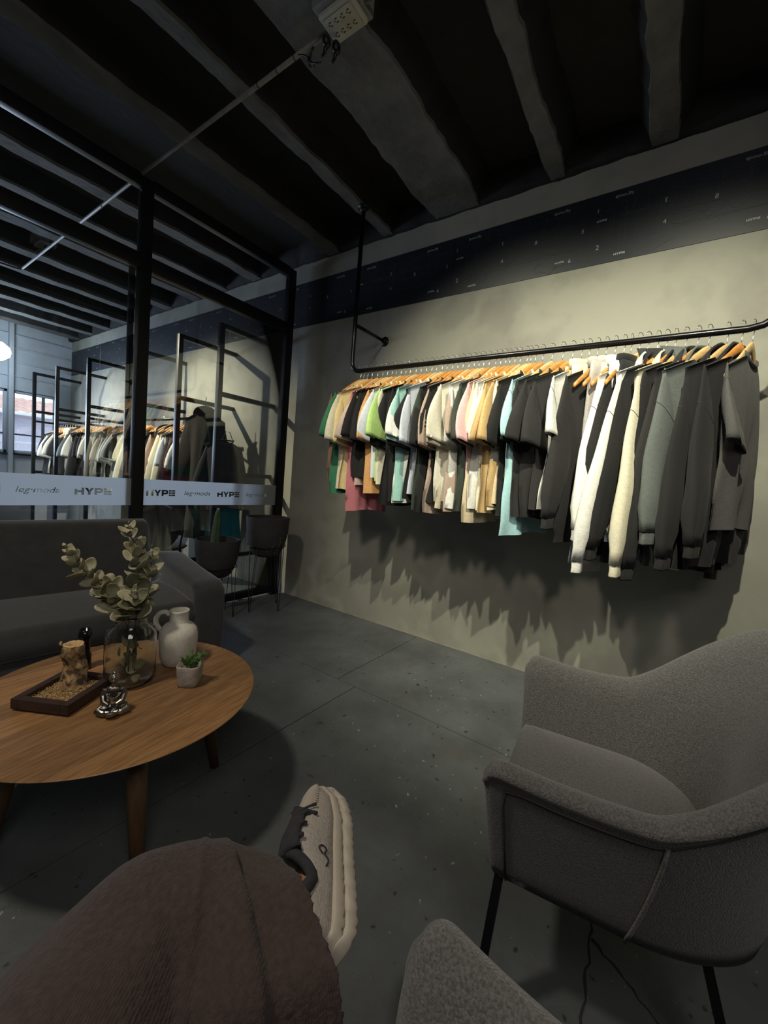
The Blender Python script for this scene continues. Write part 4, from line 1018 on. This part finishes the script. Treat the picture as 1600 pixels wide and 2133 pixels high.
# little potted sprig
pp = empty('concrete_pot', (.790, 1.335, TZ), math.radians(38), 'small square concrete pot holding the green sprig', 'pot')
V = []; F = []; n = 48
for r_, z in ((.001, 0), (.030, 0), (.034, .003), (.0355, .015), (.040, .070), (.0395, .0745), (.0375, .076), (.035, .0745), (.034, .058), (.001, .057)):
    for k in range(n):
        a = 2 * PI * k / n; q = (abs(math.cos(a)) ** 4 + abs(math.sin(a)) ** 4) ** -.25; V.append((r_ * q * math.cos(a), r_ * q * math.sin(a), z))
for j in range(9):
    for k in range(n): F.append((j * n + k, j * n + (k + 1) % n, (j + 1) * n + (k + 1) % n, (j + 1) * n + k))
obj('pot', mesh('pot', V, F), M['concretepot'], pp)
sg = empty('green_sprig', (.790, 1.335, TZ + .056), 0, 'small leafy green artificial sprig growing in the concrete pot', 'plant')
rnd = random.Random(2); NEED = leaf_mesh(.0085, .0028, .001, 0)
s = MB(); tips = []
for k in range(15):
    a = rnd.uniform(0, 6.28); e = rnd.uniform(.2, 1.0); dx = Vector((math.cos(a) * e, math.sin(a) * e, 1)).normalized()
    if k < 5: dx = Vector((.75 + rnd.uniform(-.3, .3), -.35 + rnd.uniform(-.3, .3), .9)).normalized()
    ln = rnd.uniform(.035, .055) if k >= 5 else rnd.uniform(.045, .072); s.tube([(0, 0, -.008), dx * ln], .0012, 5); tips.append((dx, ln))
obj('stems', s.mesh('stems'), M['green'], sg)
for dx, ln in tips:
    for j in range(13):
        f = .25 + .75 * j / 12; d = Vector((rnd.uniform(-1, 1), rnd.uniform(-1, 1), rnd.uniform(-.2, 1))); d = (d.normalized() + dx * .9).normalized(); nz = d.orthogonal().normalized(); y = nz.cross(d)
        o = obj('leaf', NEED, M['green'], sg); o.matrix_local = Matrix.Translation(dx * ln * f) @ Matrix((d, y, nz)).transposed().to_4x4() @ Matrix.Scale(rnd.uniform(.8, 1.25), 4)

# tray with gravel and log candle holder
ty = empty('wooden_tray', (.485, 1.527, TZ), math.radians(31), 'dark square wooden tray filled with tan gravel', 'tray')
for a, b_ in (((-.100, -.092, .006), (.100, -.068, .038)), ((-.100, .068, .006), (.100, .092, .038)), ((-.100, -.068, .006), (-.076, .068, .038)), ((.076, -.068, .006), (.100, .068, .038))):
    obj('rim', boxm('rim', a, b_, .002), M['traywood'], ty)
obj('base', boxm('base', (-.09, -.084, 0), (.09, .084, .012), .001), M['traywood'], ty)
V = []; F = []; rnd = random.Random(11)
for k in range(1500):
    c = Vector((rnd.uniform(-.073, .073), rnd.uniform(-.065, .065), .018 + rnd.random() * .010)); r = rnd.uniform(.0022, .0036); b0 = len(V); q = Matrix.Rotation(rnd.random() * 6, 3, Vector((rnd.random(), rnd.random(), rnd.random() + .1)).normalized())
    for d in ((1, 0, 0), (-1, 0, 0), (0, .7, 0), (0, -.7, 0), (0, 0, .6), (0, 0, -.6)): V.append(c + q @ (Vector(d) * r))
    F += [(b0 + i, b0 + j, b0 + l) for i, j, l in ((0, 2, 4), (2, 1, 4), (1, 3, 4), (3, 0, 4), (2, 0, 5), (1, 2, 5), (3, 1, 5), (0, 3, 5))]
gv = obj('gravel', mesh('gravel', V, F, False), M['gravel'], ty); gv['kind'] = 'stuff'
obj('gravel_bed', MB().box((-.076, -.068, .012), (.076, .068, .019)).mesh('gravel_bed', False), M['gravel'], ty)
lg = empty('log_candle_holder', (.512, 1.552, TZ + .024), 0, 'gnarled pale bark log candle holder standing in the gravel tray', 'candle holder')
V = []; F = []; n = 64; mz = 44
for j in range(mz + 1):
    t = j / mz; z = .140 * t
    for k in range(n):
        a = 2 * PI * k / n; r = .031 + .012 * (1 - t) ** 2 + .007 * noise.noise(Vector((math.cos(a) * 1.6, math.sin(a) * 1.6, z * 22))) + .0035 * noise.noise(Vector((math.cos(a) * 5, math.sin(a) * 5, z * 50))) - .002 * abs(math.sin(7 * a + 20 * t))
        V.append((r * math.cos(a) + .004 * math.sin(5 * t), r * math.sin(a), z))
for j in range(mz):
    for k in range(n): F.append((j * n + k, j * n + (k + 1) % n, (j + 1) * n + (k + 1) % n, (j + 1) * n + k))
obj('bark', mesh('bark', V, F), M['bark'], lg)
top_ = V[mz * n:]; c = Vector((sum(v[0] for v in top_) / n, sum(v[1] for v in top_) / n, .140)); V = [tuple(v) for v in top_]; F = []
for f, dz in ((.86, .002), (.60, .0005), (.57, -.014), (0.02, -.014)): V += [tuple(c + (Vector(v) - c) * f + Vector((0, 0, dz))) for v in top_]
for j in range(4):
    for k in range(n): F.append((j * n + k, j * n + (k + 1) % n, (j + 1) * n + (k + 1) % n, (j + 1) * n + k))
obj('cut_top', mesh('cut_top', V, F), M['cutwood'], lg)
s = MB()
for k in range(26):
    a = rnd.uniform(0, 6.28); P = [(.037 * math.cos(a + q * .3), .037 * math.sin(a + q * .3), .004 + .009 * q + rnd.uniform(-.003, .003)) for q in range(4)]; s.tube(P, .0016, 5)
obj('root_fibres', s.mesh('root_fibres'), M['twig'], lg)
s = MB(); s.tube([(-.03, .01, .137), (-.036, .014, .144), (-.031, .018, .149)], .004, 6); obj('bark_chip', s.mesh('bark_chip'), M['bark'], lg)
bc = empty('black_candle', (.592, 1.700, TZ), 0, 'black cylindrical candle jar standing behind the log holder', 'candle')
obj('jar', MB().lathe([(0, 0), (.020, 0), (.021, .004), (.021, .055), (.0165, .066), (.0165, .112), (.021, .120), (.021, .150), (.017, .150), (.016, .130), (0, .128)], 30).mesh('jar'), M['candle'], bc)
obj('wick', MB().tube([(0, 0, .128), (.001, 0, .140)], .0008, 5).mesh('wick'), M['white'], bc)

# seated figurine
fg = empty('seated_figurine', (.545, 1.335, TZ), math.radians(-33), 'small silver seated meditating figurine holding a bowl, on the table', 'figurine')
s = MB()
ell(s, (0, .006, .058), (.020, .014, .026)); ell(s, (0, .004, .074), (.024, .013, .012)); ell(s, (0, .002, .108), (.0125, .0130, .0155)); ell(s, (0, .004, .1235), (.0065, .0065, .007)); s.tube([(0, .003, .08), (0, .002, .098)], .0075, 10)
for sx in (-1, 1):
    s.tube([(sx * .022, .004, .076), (sx * .028, .000, .058), (sx * .024, -.012, .042), (sx * .009, -.022, .036)], [.009, .0095, .0085, .006], 10)
    s.tube([(sx * .008, .004, .020), (sx * .030, -.004, .017), (sx * .037, -.012, .014), (sx * .024, -.022, .012), (sx * .004, -.026, .012)], [.016, .015, .0125, .010, .008], 10)
    ell(s, (sx * .0125, .002, .106), (.002, .003, .007)); s.tube([(sx * .006, -.011, .080), (sx * .003, -.0155, .060)], .0022, 6)
ell(s, (0, .002, .010), (.040, .026, .010)); ell(s, (0, -.0125, .1055), (.0022, .0028, .0035), n=8, m=6)
obj('body', remesh(s.mesh('b'), .0011, 1), M['silver'], fg)
for k in range(3):
    P = [((.019 - k * .004) * math.cos(a), -.006 - .009 * math.sin(a), .066 - .013 * math.sin(a) * (1 + .3 * k)) for a in [PI * i / 12 for i in range(13)]]; obj('robe_fold', MB().tube(P, .0016, 6).mesh('robe_fold'), M['silver'], fg)
s = MB()
for j in range(4):
    for k in range(12 - 2 * j): a = 2 * PI * k / (12 - 2 * j); rr_ = .0125 * math.cos(j * .38); ell(s, (rr_ * math.cos(a), .003 + rr_ * math.sin(a), .111 + .0125 * math.sin(j * .38)), (.002,) * 3, n=6, m=4)
obj('hair_curls', s.mesh('hair_curls'), M['silver'], fg)
bwl = MB().lathe([(0, .0), (.012, .0), (.0185, .010), (.020, .018), (.0185, .019), (.012, .008), (0, .006)], 24, c=(0, -.030, .004)); obj('bowl', bwl.mesh('bowl'), M['silver'], fg)
obj('lip', boxm('lip', (-.013, -.046, .020), (.013, -.040, .0235), .001), M['silver'], fg)

# ---------------------------------------------------------------- the seated person (legs only in reach of the view)
ps = empty('person', (.14, -.10, .0), 0, 'seated person in loose dark brown trousers, one ankle crossed over, beige running shoes', 'person')
O_ = Vector((.14, -.10, 0))
def rings_tube(mb, rings, n=40, cap=True, hollow=False):
    """rings: (centre, axis normal, up vector, ra, rb, fn)"""
    V = []; F = []; m_ = len(rings)
    for i, (c, t, up, ra_, rb_, fn) in enumerate(rings):
        t = Vector(t).normalized(); u = (Vector(up) - t * Vector(up).dot(t)).normalized(); v = t.cross(u)
        for k in range(n):
            a = 2 * PI * k / n; f = fn(a) if fn else 1
            V.append(Vector(c) + u * math.cos(a) * ra_ * f + v * math.sin(a) * rb_ * f)
    for i in range(m_ - 1):
        for k in range(n): F.append((i * n + k, i * n + (k + 1) % n, (i + 1) * n + (k + 1) % n, (i + 1) * n + k))
    if cap: F += [tuple(range(n))[::-1], tuple((m_ - 1) * n + k for k in range(n))]
    mb.add([v - O_ for v in V], F)
def limb(mb, pts, n=14, m_=6, noise_amp=0.0, fold=None, up=(0, 0, 1)):
    """pts: (x, y, z, r_up, r_side)"""
    Q = catmull(pts, m_); rings = []
    for i, q in enumerate(Q):
        a = Q[max(0, i - 1)]; b_ = Q[min(len(Q) - 1, i + 1)]; t = Vector(b_[:3] - a[:3])
        rings.append((Vector(q[:3]), t, up, q[3], q[4], fold(i / (len(Q) - 1)) if fold else None))
    return rings
# trousers: crossing leg = thigh from the hip, bent knee at the left, shin towards the right, wide hem
tr = MB()
rings_tube(tr, limb(tr, [(-.03, -.26, .56, .10, .12), (-.07, -.08, .575, .10, .12), (-.08, .08, .59, .095, .11), (-.06, .22, .595, .095, .10), (-.01, .33, .59, .095, .10), (.04, .36, .59, .09, .09)]))
def shinfold(s):
    def f(a): return 1 + .035 * math.sin(3 * a + 5 * s) + .03 * math.sin(7 * a + 9 * s) * s + .018 * math.sin(40 * s + 2 * math.sin(a))
    return f
shin = limb(tr, [(-.03, .31, .590, .085, .09), (.05, .375, .590, .090, .10), (.13, .435, .588, .092, .108), (.215, .470, .585, .092, .112), (.285, .445, .580, .088, .110), (.33, .385, .576, .086, .116), (.374, .332, .574, .084, .114)], fold=shinfold)
for i_ in range(12):
    c_, t_, u_, a1_, b1_, f_ = shin[-12 + i_]; q_ = (i_ + 1) / 12; shin[-12 + i_] = (c_, Vector(t_).normalized().lerp(Vector((.95, -.31, 0)), q_), u_, a1_, b1_, f_)
c, t, up, ra_, rb_, fn = shin[-1]
shin += [(c + Vector((.004, -.001, 0)), t, up, ra_ * .95, rb_ * .95, fn), (c - Vector((.02, -.006, -.003)), t, up, ra_ * .86, rb_ * .86, fn), (c - Vector((.05, -.014, -.005)), t, up, ra_ * .78, rb_ * .78, fn)]
rings_tube(tr, shin)
rings_tube(tr, limb(tr, [(.24, -.26, .53, .10, .12), (.27, -.05, .52, .09, .11), (.285, .12, .49, .085, .10), (.285, .215, .44, .08, .09), (.28, .27, .38, .09, .085), (.275, .265, .25, .095, .085), (.27, .25, .11, .10, .09)], up=(0, 1, .3)))
rings_tube(tr, limb(tr, [(.10, -.22, .50, .12, .20), (.10, -.33, .56, .14, .20), (.10, -.38, .68, .13, .18), (.10, -.39, .80, .12, .17)], up=(0, 1, 0)))
me = remesh(tr.mesh('t'), .0048, 7)
NRM = [v.normal.copy() for v in me.vertices]
for v, nv_ in zip(me.vertices, NRM):   # cloth ripples
    p = v.co.copy(); d = .010 * noise.noise(p * 7 + Vector((3, 1, 0))) + .004 * noise.noise(p * 17)
    # drooping ridge across the crossing shin: cloth steps down to the right of it
    xw = p.x + O_.x; yw = p.y + O_.y; dx_ = xw - (.345 - .42 * (.455 - yw)); ridge = 0
    if nv_.z > -.1 and yw > .12 and p.z > .50 and xw > .12:
        fd_ = min(1, max(0, (.50 - yw) / .06)); ridge = fd_ * (.006 * math.exp(-(dx_ / .03) ** 2) if dx_ < 0 else (.006 - .017 * min(1, dx_ / .008)) * math.exp(-(dx_ / .06) ** 2))
        d2 = dx_ + .085 - .35 * (yw - .35); ridge += .003 * math.exp(-(d2 / .006) ** 2)
    v.co = p + nv_ * (d + ridge)
m = M['trousers']; nt = m.node_tree; bs = nt.nodes['Principled BSDF']
tc = N(m, 'ShaderNodeTexCoord'); wv = N(m, 'ShaderNodeTexWave'); wv.wave_type = 'BANDS'; wv.bands_direction = 'Y'; wv.inputs['Scale'].default_value = 105; wv.inputs['Distortion'].default_value = 1.2; wv.inputs['Detail'].default_value = 2; wv.inputs['Detail Scale'].default_value = 2
mpp = N(m, 'ShaderNodeMapping'); mpp.inputs['Rotation'].default_value = (0, 0, -.60); L(m, tc.outputs['Object'], mpp.inputs[0]); L(m, mpp.outputs[0], wv.inputs['Vector']); bp = N(m, 'ShaderNodeBump'); bp.inputs['Strength'].default_value = .22; bp.inputs['Distance'].default_value = .0015
L(m, wv.outputs[0], bp.inputs['Height']); old = bs.inputs['Normal'].links[0].from_node; L(m, bp.outputs[0], old.inputs['Normal'])
obj('trousers', me, M['trousers'], ps)
# hem seam of the crossing leg
c, t, up, ra_, rb_, fn = shin[-6] if False else limb(tr, [(.30, .400, .600, .108, .112), (.345, .372, .590, .102, .105), (.392, .352, .583, .092, .106)])[7]
t = Vector(t).normalized(); u = (Vector(up) - t * Vector(up).dot(t)).normalized(); v = t.cross(u)
# skin: both legs as one continuous body
sk = MB()
rings_tube(sk, limb(sk, [(.0, -.24, .54, .06, .07), (-.06, .05, .575, .055, .055), (-.04, .24, .585, .050, .050), (.05, .36, .585, .045, .045), (.16, .435, .58, .045, .045), (.27, .425, .575, .040, .040), (.345, .402, .570, .034, .033), (.382, .395, .562, .031, .031), (.418, .392, .548, .029, .029), (.462, .412, .527, .025, .024), (.530, .455, .518, .022, .021), (.570, .495, .510, .016, .016)]), n=24)
rings_tube(sk, limb(sk, [(.22, -.24, .50, .06, .07), (.28, .08, .475, .05, .05), (.285, .20, .42, .042, .042), (.278, .262, .26, .05, .045), (.27, .25, .10, .032, .032), (.27, .27, .05, .034, .032), (.275, .38, .035, .025, .035)], up=(0, 1, .3)), n=24)
rings_tube(sk, limb(sk, [(.10, -.22, .50, .08, .14), (.10, -.33, .56, .10, .15), (.10, -.38, .78, .09, .14)], up=(0, 1, 0)), n=24)
obj('body', remesh(sk.mesh('s'), .006, 6), M['skin'], ps)

def shoe(Mx, name_suffix=''):
    """running shoe, heel at x=0 and toe at x=.305, sole towards -z; Mx places it"""
    Lh = .305
    def w_in(x): return np.interp(x, [0, .005, .018, .08, .14, .20, .255, .29, .305], [.002, .016, .028, .036, .035, .046, .044, .028, .008])
    def w_out(x): return np.interp(x, [0, .005, .018, .08, .14, .20, .255, .29, .305], [.002, .016, .028, .036, .040, .048, .042, .026, .008])
    def hgt(x): return np.interp(x, [0, .015, .05, .09, .125, .15, .20, .25, .285, .305], [.075, .085, .080, .074, .090, .088, .074, .062, .054, .036])
    def xs_(n): return [Lh * (.5 - .5 * math.cos(PI * i / n)) for i in range(n + 1)]
    root = empty('shoe', (0, 0, 0)); root.parent = ps; root.matrix_local = Matrix.Translation(-O_) @ Mx
    # upper
    V = []; F = []; X = xs_(34); n = 20
    for x in X:
        h = hgt(x); wi, wo = w_in(x), w_out(x); z0 = .026
        opening = .035 < x < .125
        for k in range(n + 1):
            a = PI * k / n; c_, s_ = math.cos(a), math.sin(a); wd = wi if c_ > 0 else wo
            pz = z0 + (h - z0) * (s_ ** .62); py = wd * (abs(c_) ** .72) * (1 if c_ > 0 else -1)
            if s_ > .75: py *= (1 - .10 * (s_ - .75) / .25)
            V.append((x + .004 * (1 - x / Lh), py, pz))
    for i in range(len(X) - 1):
        for k in range(n):
            xm = (X[i] + X[i + 1]) / 2
            if .030 < xm < .118 and 6 <= k < n - 6: continue      # foot opening
            F.append((i * (n + 1) + k, i * (n + 1) + k + 1, (i + 1) * (n + 1) + k + 1, (i + 1) * (n + 1) + k))
    me = mesh('upper', V, F); bm = bmesh.new(); bm.from_mesh(me); bmesh.ops.recalc_face_normals(bm, faces=bm.faces); bmesh.ops.solidify(bm, geom=bm.faces[:], thickness=.0025); bm.to_mesh(me); bm.free(); me.polygons.foreach_set('use_smooth', [True] * len(me.polygons))
    obj('upper', me, M['shoe'], root)
    # dark padded collar
    P = []
    for i in range(28):
        a = 2 * PI * i / 28; x = .074 + .050 * math.cos(a); y = .0285 * math.sin(a); z = hgt(x) - .010 + .012 * max(0, math.cos(a)) + .020 * max(0, -math.cos(a)) - .004 * abs(math.sin(a)); P.append((x, y, z))
    obj('collar', MB().tube(P, .0085, 10, closed=True).mesh('collar'), M['shoedark'], root)
    # tongue and lace panel
    V = []; F = []; nx_, ny_ = 14, 8
    for i in range(nx_ + 1):
        x = .118 + .092 * i / nx_; hw = .021 - .004 * i / nx_ - (.010 if i == nx_ else 0)
        for j in range(ny_ + 1):
            q = -1 + 2 * j / ny_; V.append((x + .012 * (1 - q * q) * (i == nx_), q * hw * 1.15 - .007, hgt(x) + .0045 - .009 * q * q))
    for i in range(nx_):
        for j in range(ny_): a = i * (ny_ + 1) + j; F.append((a, a + 1, a + ny_ + 2, a + ny_ + 1))
    me = mesh('tongue', V, F); bm = bmesh.new(); bm.from_mesh(me); bmesh.ops.solidify(bm, geom=bm.faces[:], thickness=.006); bm.to_mesh(me); bm.free(); me.polygons.foreach_set('use_smooth', [True] * len(me.polygons))
    obj('tongue', me, M['shoedark'], root)
    for i in range(6):
        x = .128 + .014 * i; P = []
        for j in range(9): q = -1 + 2 * j / 8; P.append((x + .008 * (1 if i % 2 else -1) * q, q * .029 - .008, hgt(x) + .0085 - .014 * q * q))
        obj('lace', MB().tube(P, .0022, 6, flat=1.8).mesh('lace'), M['shoedark'], root)
    for dx in (0, .010):
        obj('lace_end', MB().tube([(.200 - dx, -.016, hgt(.2) + .008), (.203 - dx * .5, -.032, hgt(.2) + .001), (.206 - dx * 2.2, -.046, hgt(.2) - .010)], [.0018, .0018, .0030], 6).mesh('lace_end'), M['shoedark'], root)
    # fine ribs over the toe
    for i in range(13):
        x = .212 + .0058 * i; P = []
        for j in range(7):
            a = PI * (.42 + .40 * j / 6); wd = w_out(x); P.append((x + .010 * j / 6, -wd * abs(math.cos(a)) ** .72 * (1 if math.cos(a) < 0 else -1), .026 + (hgt(x) - .026) * math.sin(a) ** .62 + .0006))
        obj('rib', MB().tube(P, .0011, 5).mesh('rib'), M['shoesole'], root)
    # midsole rail and scalloped outsole with gaps between the pods
    def slab(z0f, z1f, grow, name, m_):
        V = []; F = []; X = xs_(70); prof = []
        for sgn in (1, -1):
            for x in (X if sgn > 0 else X[::-1][1:-1]): prof.append((x, sgn * ((w_in(x) if sgn > 0 else w_out(x)) + grow(x) * min(1, x / .012))))
        n_ = len(prof); lev = [(0, .96), (.15, 1.0), (.5, 1.015), (.85, 1.0), (1, .95)]
        for f, sc_ in lev:
            for x, y in prof:
                xx = .1525 + (x - .1525) * (1 + .02 * sc_ + (.012 if name == 'outsole' else 0)); V.append((xx, y * sc_, z0f(x) + (z1f(x) - z0f(x)) * f))
        for l in range(len(lev) - 1):
            for k in range(n_): F.append((l * n_ + k, l * n_ + (k + 1) % n_, (l + 1) * n_ + (k + 1) % n_, (l + 1) * n_ + k))
        F += [tuple(range(n_))[::-1], tuple((len(lev) - 1) * n_ + k for k in range(n_))]
        return obj(name, mesh(name, V, F), m_, root)
    rock = lambda x: .016 * max(0, (x - .23) / .075) ** 1.6 + .015 * max(0, (.04 - x) / .04) ** 1.5
    pod = lambda x: math.sin(x * 2 * PI / .0335)
    slab(lambda x: .017 + rock(x) * .8 - .0035 * abs(pod(x + .008)), lambda x: .031 + rock(x) * .5, lambda x: .004, 'midsole', M['shoesole'])
    slab(lambda x: -.004 + rock(x) + .0025 * (1 - abs(pod(x))), lambda x: .0125 + rock(x) * .9 + .0045 * max(0, pod(x)), lambda x: .0085 + .0025 * abs(pod(x)), 'outsole', M['shoesole'])
    slab(lambda x: .008 + rock(x), lambda x: .022 + rock(x) * .8, lambda x: -.004, 'sole_gap_shade', M['black'])  # inset black slab paints the shade inside the gaps between pods
    # small stitched mark on the side of the upper
    P = [(.118, -.0388, .050), (.126, -.0385, .056), (.133, -.0395, .050), (.127, -.0408, .044), (.119, -.0392, .047), (.112, -.0388, .040), (.100, -.0380, .044)]
    obj('stitched_mark', MB().tube(catmull(P, 4), .0014, 5).mesh('stitched_mark'), M['shoedark'], root)
    return root
# crossing foot: toe direction a, sole direction s, inner side up
a_ = Vector((.700, .714, -.02)).normalized(); s_ = Vector((.60, -.60, -.62)); s_ = (s_ - a_ * s_.dot(a_)).normalized(); up_ = -s_; side = up_.cross(a_)
Mx = Matrix((a_, side, up_)).transposed().to_4x4(); Mx.translation = Vector((.430, .307, .500))
shoe(Mx @ Matrix.Diagonal((1.03, 1, 1.22, 1)))
Mx2 = Matrix.Translation(Vector((.272, .185, .005))) @ Matrix.Rotation(math.radians(84), 4, 'Z')
shoe(Mx2)
